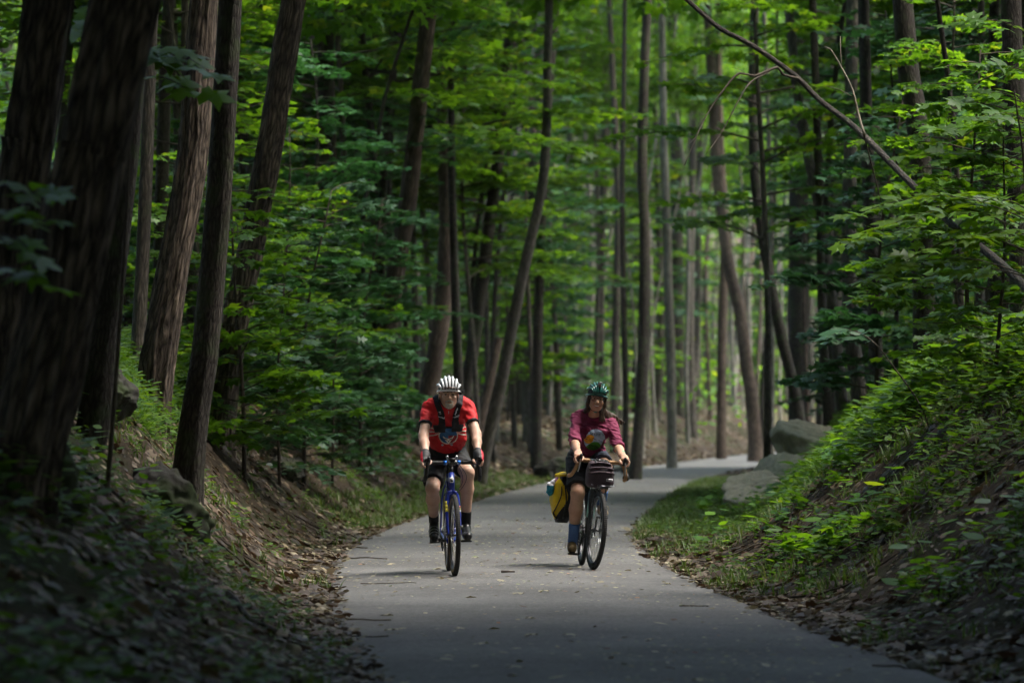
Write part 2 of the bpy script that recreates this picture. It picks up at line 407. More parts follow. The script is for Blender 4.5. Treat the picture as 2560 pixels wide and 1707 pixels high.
def ground(X, Y, rough=True):
    X = np.asarray(X, float); Y = np.asarray(Y, float)
    s = sd(X, Y)
    dl = -s - HALF; dr = s - HALF
    cl = np.interp(Y, [0, 14, 20, 30, 50, 66, 85, 110, 150, 300], [0.2, 0.4, 1.25, 2.05, 1.9, 1.25, 0.8, 1.0, 1.3, 2.2])
    wl_ = np.interp(Y, [0, 30, 60, 90], [2.9, 2.7, 3.0, 3.5])
    hl = cl * sstep((dl - 0.05) / wl_) + np.interp(Y, [10, 24], [0.02, 0.10]) * np.clip(dl - 2.4, 0, 40)
    v = np.interp(Y, [0, 36, 44, 52, 75, 90], [0.1, 0.25, 0.95, 1.25, 0.9, 0.3])
    cr = np.interp(Y, [0, 14, 25, 40, 62, 80, 110, 150, 300], [0.3, 0.7, 1.55, 1.95, 1.75, 1.2, 0.7, 0.9, 1.6])
    hr = cr * sstep((dr - v) / 3.1) + 0.03 * np.clip(dr, 0, 1) + 0.13 * np.clip(dr - v - 2.4, 0, 40)
    h = np.where(s < 0, hl, hr)
    h = h + 46 * sstep((np.hypot(X, Y - 60) - 170) / 260)
    d = np.maximum(dl, dr)
    if rough:
        amp = np.clip(d * 0.5, 0, 1)
        h = h + amp * (0.10 * fbm(X * 0.9, Y * 0.9, 3.3) + 0.022 * fbm(X * 3.4, Y * 3.4, 1.1, 2))
    return np.where(d < 0, -0.03, np.maximum(h, -0.03 + 0.05 * np.clip(d / 0.1, 0, 1)))

def px(x, y, D):
    """a point of the photograph seen at depth D, in metres"""
    s = FPX / D
    return np.array([(x - 1280) / s, D, CAMH + (HZ - y) / s])

def axis_lines(lo, hi, flo, fhi, fine, g=1.12):
    a = [flo]; st = fine
    while a[-1] > lo: st *= g; a.append(a[-1] - st)
    b = list(np.arange(flo + fine, fhi, fine)); st = fine
    while b[-1] < hi: st *= g; b.append(b[-1] + st)
    return np.array(a[::-1] + b)
gx = axis_lines(-420, 420, -6.0, 7.0, 0.085)
gy = axis_lines(-120, 520, 11.0, 60.0, 0.13, 1.06)
GX, GY = np.meshgrid(gx, gy)
GZ = ground(GX, GY)
nx, ny = len(gx), len(gy)
ii = np.arange(nx * ny).reshape(ny, nx)
quads = np.stack([ii[:-1, :-1], ii[:-1, 1:], ii[1:, 1:], ii[1:, :-1]], -1).reshape(-1, 4)
g = link('ground', np_mesh('ground', np.stack([GX, GY, GZ], -1).reshape(-1, 3), [quads], GROUND_M)); tag(g, kind='structure')

# the asphalt path: a slightly cambered sheet with a thin real edge
ys = np.arange(-60, 175, 0.25); prof = np.array([-1.55, -1.5, -1.2, -0.6, 0, 0.6, 1.2, 1.5, 1.55]); pz = np.array([-0.02, 0.006, 0.014, 0.024, 0.028, 0.024, 0.014, 0.006, -0.02])
c = path_x(ys); co = path_cos(ys); sl = np.interp(ys, _ys, _dx) * co
edge = np.where(np.abs(prof) > 1.4, 1, 0) * np.sign(prof)
wob = 0.05 * fbm(ys * 0.8, 0.0, 5.0)[:, None] * (edge < 0) + 0.05 * fbm(ys * 0.8, 9.0, 5.0)[:, None] * (edge > 0)
off = prof[None, :] + wob
PV = np.stack([c[:, None] + off * co[:, None], ys[:, None] - off * sl[:, None], np.broadcast_to(pz, off.shape)], -1)
k = len(prof); ii = np.arange(len(ys) * k).reshape(len(ys), k)
pq = np.stack([ii[:-1, :-1], ii[:-1, 1:], ii[1:, 1:], ii[1:, :-1]], -1).reshape(-1, 4)
po = link('path', np_mesh('path', PV.reshape(-1, 3), [pq], ASPHALT)); tag(po, kind='structure')
def surf(X, Y):
    """ground or path height"""
    s = np.abs(sd(X, Y))
    return np.where(s < 1.5, np.interp(s, [0, 0.6, 1.2, 1.5], [0.028, 0.024, 0.014, 0.006]), ground(X, Y))
# ------------------------------------------------------------------ leaves and sprays
def tpl(half, z=None, centre=None):
    """leaf outline given by one half; fan of triangles round a centre vertex"""
    h = np.array(half); pts = [h[0]] + list(h[1:-1]) + [h[-1]] + [(x, -y) for x, y in h[-2:0:-1]]
    pts = np.array(pts); c = centre or (0.42, 0)
    V = np.concatenate([[[c[0], c[1], 0.0]], np.c_[pts, np.zeros(len(pts))]])
    V[:, 2] = -0.10 * np.abs(V[:, 1]) * 2 - 0.22 * (V[:, 0] - 0.35) ** 2 + 0.03
    V[0, 2] = 0.0
    n = len(pts)
    return V, np.array([(0, 1 + i, 1 + (i + 1) % n) for i in range(n)])
MAPLE = tpl([(0, 0), (-0.08, 0.20), (0.08, 0.56), (0.24, 0.26), (0.42, 0.36), (0.66, 0.62), (0.64, 0.22), (0.78, 0.17), (1.0, 0)])
OVAL = tpl([(0, 0), (0.25, 0.22), (0.55, 0.26), (0.82, 0.13), (1.0, 0)])
LANCE = tpl([(0, 0), (0.3, 0.13), (0.65, 0.12), (1.0, 0)])
LOBE = tpl([(0, 0), (0.1, 0.42), (0.35, 0.2), (0.62, 0.42), (0.7, 0.16), (1.0, 0)])
BLADE = (np.array([(0, -0.02, 0), (0, 0.02, 0), (0.5, 0.014, 0.5), (0.5, -0.014, 0.5), (0.86, 0, 0.85)]), None)

def place_leaves(P, D, U, S_, T):
    """P (n,3) at; D forward; U up; S_ size; T template -> V, F"""
    TV, TF = T
    D = D / (np.linalg.norm(D, axis=1)[:, None] + 1e-9)
    Sd = np.cross(U, D); Sd /= np.linalg.norm(Sd, axis=1)[:, None] + 1e-9
    Up = np.cross(D, Sd)
    n = len(P); k = len(TV)
    V = P[:, None, :] + S_[:, None, None] * (TV[None, :, 0:1] * D[:, None, :] + TV[None, :, 1:2] * Sd[:, None, :] + TV[None, :, 2:3] * Up[:, None, :])
    F = TF[None] + (np.arange(n) * k)[:, None, None]
    return V.reshape(-1, 3), F.reshape(-1, TF.shape[1])

def spray(r, L, leaf, gap=0.07, wide=0.5, droop=0.25, tilt=0.35):
    """leaf positions of one flat layered branch along +X from the origin; also the branch line"""
    P = []; D = []
    def line(t): return np.array([t, 0.05 * L * math.sin(3 * t / L), 0.10 * t - droop * L * (t / L) ** 2])
    t = 0.22 * L; side = 1
    while t < L:
        b = line(t); reach = (wide * (L - t) + 0.16 * L * 0.5) * r.uniform(0.7, 1.15)
        a = side * r.uniform(0.75, 1.1)
        dx, dy = math.cos(a), math.sin(a)
        u = leaf * 0.6
        while u < reach:
            q = b + np.array([dx * u, dy * u, -0.18 * reach * (u / reach) ** 2 + r.normal(0, 0.02)])
            for sg in (1, -1):
                P.append(q); an = a + sg * r.uniform(0.5, 1.1); D.append((math.cos(an), math.sin(an), r.normal(-0.12, 0.18)))
            u += gap * r.uniform(0.8, 1.3)
        P.append(b + np.array([dx * reach, dy * reach, -0.18 * reach])); D.append((dx, dy, -0.2))
        t += gap * 1.5 * r.uniform(0.8, 1.2); side = -side
    P.append(line(L)); D.append((1, 0, -0.2))
    P = np.array(P); D = np.array(D)
    U = np.c_[r.normal(0, tilt, len(P)), r.normal(0, tilt, len(P)), np.ones(len(P))]
    Sz = leaf * r.uniform(0.65, 1.2, len(P))
    br = np.array([line(t) for t in np.linspace(0, L, 5)])
    return P, D, U, Sz, br

def rotz(a): c, s = math.cos(a), math.sin(a); return np.array([[c, -s, 0], [s, c, 0], [0, 0, 1]])
def roty(a): c, s = math.cos(a), math.sin(a); return np.array([[c, 0, s], [0, 1, 0], [-s, 0, c]])

def make_sapling(seed, H, z0, nspray, L, leaf, T, leafmat, barkmat, r0=0.03, gap=0.08, lean=0.06, elev=0.15, droop=0.25):
    """returns (trunk mesh, crown mesh) with shared variants"""
    r = np.random.default_rng(seed)
    zs = np.linspace(0, 1, 9)
    path = np.c_[lean * H * zs ** 1.6 + 0.03 * H * np.sin(zs * 5 + r.uniform(0, 6)) * zs, 0.03 * H * np.sin(zs * 4 + r.uniform(0, 6)) * zs, H * zs]
    path[0, 2] = -0.25
    mb = MB(); mb.tube(path, r0 * (1 - 0.8 * zs) + 0.004, 8)
    VV = []; FF = []; n = 0; az = r.uniform(0, 6)
    for i in range(nspray):
        f = (i + r.uniform(0.1, 0.9)) / nspray
        z = z0 + (H - z0) * f
        b = np.array([np.interp(z, path[:, 2], path[:, j]) for j in range(3)])
        az += 2.4 + r.normal(0, 0.4)
        l = L * (1.05 - 0.55 * f) * r.uniform(0.75, 1.25)
        P, D, U, Sz, br = spray(r, l, leaf, gap, droop=droop * r.uniform(0.6, 1.3))
        M = rotz(az) @ roty(-(elev + r.normal(0, 0.12)))
        P = P @ M.T + b; D = D @ M.T; U = U @ M.T; br = br @ M.T + b
        V, F = place_leaves(P, D, U, Sz, T)
        VV.append(V); FF.append(F + n); n += len(V)
        mb.tube(br, np.linspace(max(0.006, r0 * 0.35), 0.003, 5), 4, cap=False)
    tm = mb.mesh('trunk', [barkmat]); cm = np_mesh('crown', np.concatenate(VV), [np.concatenate(FF)], [leafmat], smooth=False)
    return tm, cm

def canopy_mesh(seed, n, rx, rz, leaf, T, mat):
    """big broadleaf crown: leaf clumps spread through an uneven volume, centred on the origin"""
    r = np.random.default_rng(seed)
    C = []
    for _ in range(26):
        v = r.normal(0, 1, 3); v /= np.linalg.norm(v); q = r.uniform(0.35, 0.95)
        C.append((v * np.array([rx, rx, rz]) * q, r.uniform(0.22, 0.40) * rx))
    P = []
    for i in range(n):
        c, s = C[r.integers(len(C))]
        v = r.normal(0, 1, 3); v /= np.linalg.norm(v)
        P.append(c + v * s * np.array([1, 1, 0.45]) * r.uniform(0.3, 1.0) ** 0.5)
    P = np.array(P)
    D = r.normal(0, 1, (n, 3)); D[:, 2] *= 0.35
    U = np.c_[r.normal(0, 0.5, n), r.normal(0, 0.5, n), np.ones(n)]
    V, F = place_leaves(P, D, U, leaf * r.uniform(0.6, 1.3, n), T)
    return np_mesh('crown', V, [F], [mat], smooth=False)

def trunk_mesh(P, r0, r1, mat, seg=20, step=0.35, ridge=0.0, flare=0.35, seed=0):
    """tapered trunk along world points P, bark ridges as real relief, flared foot"""
    C = catmull(P, step); k = len(C)
    T = np.gradient(C, axis=0); T /= np.linalg.norm(T, axis=1)[:, None]
    Ls = np.concatenate([[0], np.cumsum(np.linalg.norm(np.diff(C, axis=0), axis=1))])
    t = Ls / Ls[-1]
    rad = r0 + (r1 - r0) * t
    rad = rad * (1 + flare * np.exp(-Ls / 0.45))
    ang = np.linspace(0, 2 * np.pi, seg, endpoint=False)
    N = np.cross(np.array([0, 1.0, 0]), T); N /= np.linalg.norm(N, axis=1)[:, None]
    B = np.cross(T, N)
    A, LL = np.meshgrid(ang, Ls)
    lump = 1 + 0.05 * fbm(np.cos(A) * 1.2 + seed, np.sin(A) * 1.2, LL * 0.8, 3)
    if flare > 0: lump = lump + 0.18 * np.exp(-LL / 0.4) * np.sin(A * 5 + seed)
    if ridge:
        w = A + 0.25 * vnoise(np.cos(A) * 2 + seed, np.sin(A) * 2, LL * 1.7)
        q = np.abs(fbm(np.cos(w) * 4.2, np.sin(w) * 4.2 + seed, LL * 1.1, 3))
        lump = lump + ridge * (q - 0.3)
    RR = rad[:, None] * lump
    V = C[:, None, :] + RR[:, :, None] * (np.cos(A)[:, :, None] * N[:, None, :] + np.sin(A)[:, :, None] * B[:, None, :])
    ii = np.arange(k * seg).reshape(k, seg); jj = np.roll(ii, -1, 1)
    F = np.stack([ii[:-1], jj[:-1], jj[1:], ii[1:]], -1).reshape(-1, 4)
    uv = np.stack([A * r0, LL], -1).reshape(-1, 2)
    return np_mesh('trunk', V.reshape(-1, 3), [F], [mat], uv=uv)

CANOPY = [canopy_mesh(11, 9000, 3.6, 3.0, 0.22, LOBE, LEAF_DARK), canopy_mesh(12, 9000, 4.2, 3.4, 0.24, MAPLE, LEAF_MAPLE),
          canopy_mesh(13, 9500, 4.6, 3.0, 0.24, OVAL, LEAF_DARK), canopy_mesh(14, 8500, 3.8, 3.8, 0.24, MAPLE, LEAF_MAPLE)]
THIN = [canopy_mesh(16, 2700, 3.6, 3.2, 0.22, MAPLE, LEAF_MAPLE), canopy_mesh(17, 2700, 4.0, 3.0, 0.22, LOBE, LEAF_MAPLE)]
def in_gap(x, y):
    """the opening in the canopy over the bend, towards the sun"""
    return ((x - 4.5) / 13.0) ** 2 + ((y - 45.5) / 21.0) ** 2 < 1

def add_crown(root, top, s=1.0, thin=False):
    o = link('crown', random.choice(THIN) if thin else CANOPY[random.randrange(4)], root, Vector(top))
    o.rotation_euler = (0, 0, random.uniform(0, 6.3)); o.scale = (s, s, s * random.uniform(0.9, 1.2))
    return o

V2 = 1.0884
def traced_tree(name, pts, w, D, bark, label, cat='tree', H=17, seg=18, ridge=0.0, flare=0.3, crown=True, group=None, full=True, taper=0.5, step=0.35, crown_at=None, seed=0):
    """a trunk whose line and width were read off the photograph, stood up at its own distance"""
    P = [px(x, y, D) for x, y in pts]
    P = sorted(P, key=lambda p: p[2])
    r0 = w / 2 / (FPX / D)
    d0 = P[1] - P[0]; d0 = d0 / np.linalg.norm(d0)
    gz = float(ground(P[0][0], P[0][1]))
    if P[0][2] > gz - 0.25:
        e = (P[0][2] - gz + 0.3); P.insert(0, P[0] - np.array([d0[0] / max(d0[2], .3) * 0.7, 0, 1]) * e)
    if H > P[-1][2] + 1:
        d1 = P[-1] - P[-2]; d1 = d1 / d1[2]
        dz = H - P[-1][2]
        P.append(P[-1] + d1 * dz * 0.5); P.append(P[-1] + np.array([d1[0] * 0.6, random.uniform(-.05, .05), 1]) * dz * 0.5)
    base = P[0].copy()
    root = empty(name, base); tag(root, label, cat, group)
    P = np.array(P) - base
    link('trunk', trunk_mesh(P, r0, r0 * taper, bark, seg, step, ridge, flare, seed), root)
    if crown: add_crown(root, P[-1].copy(), s=random.uniform(0.9, 1.15), thin=D > 45)
    return root

# ------------------------------------------------------------------ the trunks of the photograph (pixels of the 2560 px frame)
random.seed(21)
tt = traced_tree
tt('oak_tree', [(30, 1330), (70, 1100), (130, 850), (225, 400), (310, 0)], 172, 20, BARK_SHADED, 'massive leaning trunk with deep ridged bark in the dark left foreground', ridge=0.24, seg=128, step=0.07, H=18, taper=0.6, seed=1)
tt('oak_tree', [(-70, 1300), (-10, 900), (60, 400), (120, 0)], 130, 23, BARK_SHADED, 'black trunk cut by the left edge of the photo behind the massive leaning trunk', ridge=0.22, seg=84, step=0.1, H=18, seed=2)
tt('maple_tree', [(150, 1260), (225, 1100), (255, 850), (300, 480), (345, 0)], 78, 27, BARK_DARK, 'dark smooth trunk rising just right of the massive foreground trunk', ridge=0.05, seg=40, step=0.12, seed=3)
tt('maple_tree', [(341, 970), (347, 850), (362, 500), (372, 220), (380, 0)], 36, 40, BARK_GREY, 'thin straight grey trunk between the dark trunk and the ridged oak', H=14, seed=4)
tt('oak_tree', [(385, 1000), (402, 850), (474, 425), (507, 0)], 80, 36, BARK_RIDGE, 'tall oak trunk with furrowed brown bark above the ferny left bank', ridge=0.22, seg=96, step=0.09, seed=5)
tt('maple_tree', [(466, 1225), (485, 1050), (516, 850), (551, 425), (575, 0)], 68, 31, BARK_DARK, 'nearly black trunk rooted low on the left bank beside the mossy rock', ridge=0.07, seg=48, step=0.1, flare=0.45, seed=6)
tt('oak_tree', [(556, 1010), (580, 850), (664, 425), (732, 0)], 70, 42, BARK_RIDGE, 'light brown ridged trunk leaning right, third big trunk on the left bank', ridge=0.20, seg=84, step=0.1, seed=7)
tt('forest_tree', [(798, 760), (806, 500), (812, 200), (816, 0)], 50, 62, BARK_DARK, 'straight dark trunk in the shade behind the left bank shrubs', seed=8)
tt('forest_tree', [(760, 800), (766, 400), (782, 0)], 30, 74, BARK_GREY, 'slim pale trunk close behind the straight dark trunk', seed=9)
tt('forest_tree', [(882, 1075), (915, 950), (965, 850), (990, 680), (1020, 500), (1045, 270), (1072, 30)], 50, 62, BARK_BROWN, 'brown trunk with a curved foot standing left of the man in red', ridge=0.06, seg=32, step=0.2, seed=10)
tt('forest_tree', [(1066, 1020), (1090, 880), (1108, 760), (1118, 550), (1112, 300), (1114, 0)], 50, 74, BARK_BROWN, 'broad brown trunk rising directly behind the white helmet', seed=11)
tt('forest_tree', [(1150, 1040), (1178, 900), (1198, 760), (1225, 550), (1245, 400), (1262, 200), (1297, 0)], 36, 78, BARK_DARK, 'wavy black trunk right of the broad brown trunk behind the man', seed=12)
tt('leaning_tree', [(1212, 1135), (1249, 977), (1282, 811), (1307, 687), (1335, 562), (1356, 460), (1366, 330), (1370, 120)], 33, 70, BARK_GREY, 'slanting trunk leaning to the right just behind the man', H=12, seed=13)
tt('forest_tree', [(1328, 1040), (1333, 700), (1338, 350), (1348, 0)], 44, 96, BARK_GREY, 'wide grey trunk half hidden behind the slanting trunk', seed=14)
tt('forest_tree', [(1340, 1135), (1343, 950), (1347, 750), (1356, 500), (1372, 250), (1390, 0)], 28, 84, BARK_DARK, 'upright dark trunk midway between the two cyclists', seed=15)
sn = tt('broken_snag', [(1196, 1080), (1225, 950), (1247, 845)], 26, 80, BARK_BROWN, 'short reddish broken snag leaning beside the slanting trunk', crown=False, H=0, taper=0.8, seed=16)
tt('forest_tree', [(1590, 1160), (1602, 1000), (1610, 800), (1612, 600), (1606, 400), (1612, 150), (1620, 0)], 32, 80, BARK_DARK, 'dark upright trunk just right of the woman beside the path', seed=17)
tt('forest_tree', [(1562, 1150), (1564, 1000), (1560, 790), (1556, 500), (1560, 200)], 17, 88, BARK_DARK, 'thin dark trunk between the woman and the dark upright trunk', H=15, seed=18)
tt('forest_tree', [(1680, 1150), (1678, 950), (1672, 750), (1668, 600), (1660, 350), (1655, 0)], 26, 96, BARK_PALE, 'straight pale grey trunk at the outer edge of the bend', seed=19)
tt('forest_tree', [(1722, 1062), (1740, 860), (1746, 600), (1752, 300)], 20, 140, BARK_GREY, 'slender grey trunk right of the straight pale trunk', seed=20)
tt('forest_tree', [(1803, 1066), (1806, 800), (1812, 600), (1800, 300), (1795, 0)], 26, 116, BARK_BROWN, 'brown trunk on the leafy bank beyond the bend', seed=21)
tt('forked_tree', [(1888, 1106), (1880, 1000), (1865, 900), (1850, 780), (1820, 650), (1795, 450), (1780, 200)], 35, 110, BARK_BROWN, 'brown tree with flared roots where the path disappears', flare=0.8, seed=22)
tt('forest_tree', [(1906, 1060), (1907, 973), (1919, 787), (1935, 560), (1940, 300)], 14, 112, BARK_DARK, 'thin dark stem leaning right of the flared brown tree', H=14, seed=23)
tt('leaning_tree', [(1992, 1010), (1975, 930), (1948, 816), (1910, 610), (1888, 435), (1883, 218), (1888, 0)], 30, 74, BARK_DARK, 'bent dark trunk leaning left above the pale slab of rock', ridge=0.05, seg=28, seed=24)
tt('forest_tree', [(2105, 1020), (2080, 745), (2047, 515), (2020, 380), (1993, 217), (1971, 0)], 30, 64, BARK_GREY, 'long grey trunk leaning left behind the bent dark trunk', seed=25)
tt('forest_tree', [(2068, 1000), (2055, 750), (2050, 500), (2040, 200)], 24, 60, BARK_DARK, 'black trunk in shade beside the long grey trunk', seed=26)
tt('forest_tree', [(2150, 1010), (2132, 850), (2122, 650), (2128, 300)], 40, 58, BARK_GREY, 'thick grey trunk behind the pale round leaves on the right', seed=27)
tt('forest_tree', [(2310, 800), (2300, 360), (2275, 200), (2258, 0)], 60, 46, BARK_DARK, 'thick dark trunk deep in the shade of the right bank', seed=28, ridge=0.06, seg=32)
tt('forest_tree', [(2190, 900), (2170, 400), (2160, 0)], 36, 54, BARK_DARK, 'dark trunk left of the thick dark trunk on the right bank', seed=29)
tt('forest_tree', [(2560, 900), (2542, 400), (2530, 0)], 58, 40, BARK_DARK, 'dark trunk at the right edge of the photo', seed=30)
tt('forest_tree', [(2405, 800), (2392, 400), (2372, 200), (2345, 0)], 16, 42, BARK_DARK, 'thin curved stem in front of the shaded right bank', H=11, seed=31)
tt('forest_tree', [(978, 900), (972, 500), (985, 200), (1010, 0)], 18, 70, BARK_DARK, 'thin black stem left of the curved brown trunk', H=13, seed=32)
tt('forest_tree', [(915, 800), (905, 560), (935, 400), (960, 250), (1000, 120)], 14, 58, BARK_DARK, 'twisting thin stem in the shade above the left shrubs', H=10, seed=33)
tt('forest_tree', [(1498, 1040), (1502, 700), (1512, 350), (1520, 0)], 24, 120, BARK_DARK, 'dark trunk rising behind the green helmet', seed=34)
tt('forest_tree', [(1440, 1050), (1462, 850), (1485, 640), (1500, 400)], 30, 130, BARK_PALE, 'pale leaning trunk left of the green helmet', seed=35)
tt('forest_tree', [(1535, 1090), (1540, 800), (1545, 500), (1530, 150)], 22, 105, BARK_DARK, 'dark trunk right above the shoulder of the woman', seed=36)

# ------------------------------------------------------------------ the leaning dead tree across the upper right
pts = [(1600, -110), (1720, 0), (1800, 70), (1880, 112), (1990, 190), (2050, 250), (2140, 320), (2250, 430), (2330, 510), (2400, 580), (2480, 640), (2570, 725), (2680, 860), (2760, 960)]
FD = np.interp([p[0] for p in pts], [1600, 2100, 2760], [38, 36, 28.5])
P = np.array([px(x, y, d_) for (x, y), d_ in zip(pts, FD)]); P[-1][2] = ground(P[-1][0], P[-1][1]) - 0.2
lt = empty('fallen_tree', P[-1]); tag(lt, 'bare thin tree fallen slantwise across the upper right', 'fallen tree')
link('trunk', trunk_mesh(P[::-1] - P[-1], 0.040, 0.022, BARK_DARK, 14, 0.15, 0.05, 0.1, 5), lt)
def limb(parent, name, pts, D, r0, r1, mat, off, y1=0.0, label=None):
    Q = np.array([px(x, y, D) for x, y in pts]); rl = np.random.default_rng(int(pts[0][0] + pts[0][1])); Q[1:-1] += rl.normal(0, .025, (len(Q) - 2, 3)); Q[:, 1] += np.linspace(0, y1, len(Q))
    mb = MB(); C = catmull(Q, 0.08); mb.tube(C - off, np.linspace(r0, r1, len(C)) * rl.uniform(.85, 1.2, len(C)), 7)
    for i in range(5, len(C) - 2, 4):
        e_ = C[i] + rl.normal(0, .10, 3) + (C[i] - C[i - 3]) * .8; mb.tube(np.array([C[i], (C[i] + e_) / 2 + rl.normal(0, .012, 3), e_]) - off, [r1 * .8, r1 * .6, r1 * .35], 4)
    o = mb.build(name, [mat], parent)
    if label: o['label'] = label
    return o
limb(lt, 'limb', [(2000, 197), (1965, 180), (1930, 176), (1890, 186), (1850, 197), (1800, 240), (1760, 300), (1730, 360), (1700, 430)], 36.4, 0.014, 0.004, TWIG, P[-1], -1.0)
limb(lt, 'limb', [(1925, 178), (1880, 210), (1850, 250), (1800, 330), (1755, 400)], 36.4, 0.009, 0.003, TWIG, P[-1], -0.8)
limb(lt, 'limb', [(2163, 338), (2160, 282), (2140, 220), (2105, 160), (2082, 122), (2070, 108)], 35.2, 0.013, 0.005, DEADWOOD, P[-1], 0.3, 'bare pale upright limb')
limb(lt, 'limb', [(2160, 335), (2190, 420), (2210, 500), (2215, 560)], 35.2, 0.008, 0.003, TWIG, P[-1], 0.4)

# ------------------------------------------------------------------ understory variants
LOW = [make_sapling(31, 3.2, 0.3, 36, 1.15, 0.14, MAPLE, LEAF_MAPLE, TWIG, 0.022),
       make_sapling(32, 2.6, 0.15, 36, 1.05, 0.13, OVAL, LEAF_COOL, TWIG, 0.02),
       make_sapling(33, 3.8, 0.35, 40, 1.3, 0.14, MAPLE, LEAF_COOL, TWIG, 0.026),
       make_sapling(34, 3.0, 0.25, 36, 1.2, 0.14, LOBE, LEAF_MAPLE, TWIG, 0.022)]
MID = [make_sapling(41, 6.5, 1.8, 30, 1.9, 0.15, MAPLE, LEAF_MAPLE, BARK_GREY, 0.045, gap=0.10),
       make_sapling(42, 7.2, 2.2, 30, 2.1, 0.15, MAPLE, LEAF_COOL, BARK_DARK, 0.05, gap=0.10),
       make_sapling(43, 6.0, 1.5, 28, 1.9, 0.14, OVAL, LEAF_MAPLE, BARK_GREY, 0.04, gap=0.10)]
TALL = [make_sapling(51, 12, 4.6, 34, 2.6, 0.19, MAPLE, LEAF_MAPLE, BARK_GREY, 0.075, gap=0.13, lean=0.04),
        make_sapling(52, 13, 5.2, 34, 2.8, 0.19, MAPLE, LEAF_MAPLE, BARK_DARK, 0.085, gap=0.13, lean=0.05),
        make_sapling(53, 11, 4.0, 32, 2.4, 0.18, LOBE, LEAF_COOL, BARK_GREY, 0.07, gap=0.13, lean=0.03)]
def plant(var, x, y, s, rz, name, label, cat, group=None, tint=None):
    t, c = var
    z = float(ground(x, y))
    r = empty(name, (x, y, z)); r.rotation_euler = (0, 0, rz); r.scale = (s, s, s)
    tag(r, label, cat, group)
    link('trunk', t, r); link('crown', c, r)
    return r

random.seed(5)
# named saplings: seen singly in the photograph
def at(xp, D): return (xp - 1280) / (FPX / D)
single = [
 (LOW[0], 610, 41, 1.0, 'young maple with bright sprays in front of the light brown ridged trunk'),
 (LOW[3], 500, 45, 1.0, 'young maple glimpsed between the black trunk and the light brown trunk'),
 (MID[0], 700, 50, 0.62, 'layered young maple right of the light brown ridged trunk'),
 (LOW[2], 760, 47, 0.95, 'bluish green sapling in the middle of the left thicket'),
 (LOW[1], 700, 44, 0.9, 'low dark shrub at the top of the left bank'),
 (LOW[1], 830, 50, 0.9, 'low broadleaf shrub before the foot of the curved brown trunk'),
 (LOW[2], 900, 55, 1.0, 'silvery green sapling reaching right toward the man in red'),
 (LOW[0], 850, 58, 1.15, 'yellowish sapling behind the silvery green one'),
 (MID[1], 880, 66, 0.8, 'tall bluish sapling left of the curved brown trunk'),
 (MID[1], 640, 60, 0.95, 'dark young maple behind the light brown ridged trunk'),
 (MID[1], 735, 70, 1.0, 'dark young maple in the shade beside the straight dark trunk'),
 (LOW[1], 950, 60, 0.7, 'small shrub at the foot of the left bank near the path'),
 (MID[0], 1290, 92, 0.9, 'green sapling filling the gap behind the slanting trunk'),
 (MID[2], 1180, 86, 0.9, 'green sapling behind the wavy black trunk'),
 (LOW[1], 1470, 100, 0.9, 'low green bush behind the woman'),
 (MID[0], 2400, 45, 0.72, 'maple sapling with broad shady leaves on the right bank'),
 (LOW[2], 2190, 48, 1.1, 'dark shrub under the thick grey trunk on the right'),
 (LOW[2], 2140, 68, 0.8, 'dark shrub behind the pale slab of rock'),
 (MID[1], 2240, 56, 0.8, 'shaded sapling under the fallen tree on the right'),
 (LOW[3], 2490, 33, 0.8, 'leafy sapling at the right edge above the herb covered bank'),
 (TALL[0], 1915, 60, 0.85, 'thin young maple holding layered sprays out over the path at the bend'),
 (LOW[0], 2420, 36, 0.95, 'spreading maple sapling behind the sunlit maple on the right'),
]
for v, xp, D, s, lab in single:
    plant(v, at(xp, D), D, s, random.uniform(0, 6.3), 'sapling' if v in MID or 'maple' in lab or 'sapling' in lab else 'shrub', lab, 'sapling' if 'shrub' not in lab and 'bush' not in lab else 'shrub')


LAND = [(130, 'the massive foreground trunk'), (300, 'the dark smooth trunk'), (352, 'the thin straight grey trunk'), (435, 'the furrowed oak'), (520, 'the black trunk on the bank'), (625, 'the light brown ridged trunk'), (770, 'the slim pale trunk'), (808, 'the straight dark trunk'), (908, 'the twisting thin stem'), (1000, 'the curved brown trunk'), (1112, 'the trunk behind the white helmet'), (1220, 'the wavy black trunk'), (1320, 'the slanting trunk'), (1350, 'the trunk midway between the cyclists'), (1450, 'the pale leaning trunk'), (1505, 'the trunk behind the green helmet'), (1558, 'the thin trunk beside the woman'), (1610, 'the upright trunk right of the woman'), (1670, 'the straight pale trunk'), (1745, 'the slender grey trunk'), (1808, 'the brown trunk beyond the bend'), (1840, 'the flared brown tree'), (1925, 'the bent dark trunk'), (2060, 'the long grey trunk'), (2125, 'the thick grey trunk'), (2180, 'the dark trunk on the right bank'), (2290, 'the thick dark trunk'), (2395, 'the thin curved stem'), (2545, 'the trunk at the right edge')]
ORD = ['foremost'] + ['second', 'third', 'fourth', 'fifth', 'sixth', 'seventh', 'eighth', 'ninth', 'tenth', 'eleventh', 'twelfth'] + ['far'] * 60
def label_all(objs, word):
    """place labels: which landmark trunk each stands beside in the photograph, and how near"""
    b = {}
    for o in objs:
        xp = o.location.x * FPX / o.location.y + 1280
        x, ph = min(LAND, key=lambda q: abs(q[0] - xp))
        b.setdefault((ph, 'left' if xp < x else 'right'), []).append(o)
    for (ph, sd_), l in b.items():
        l.sort(key=lambda o: o.location.y)
        for i, o in enumerate(l):
            o['label'] = ('%s %s standing %s of %s' % (ORD[i], word, sd_, ph)) if len(l) > 1 else 'lone %s standing %s of %s' % (word, sd_, ph)
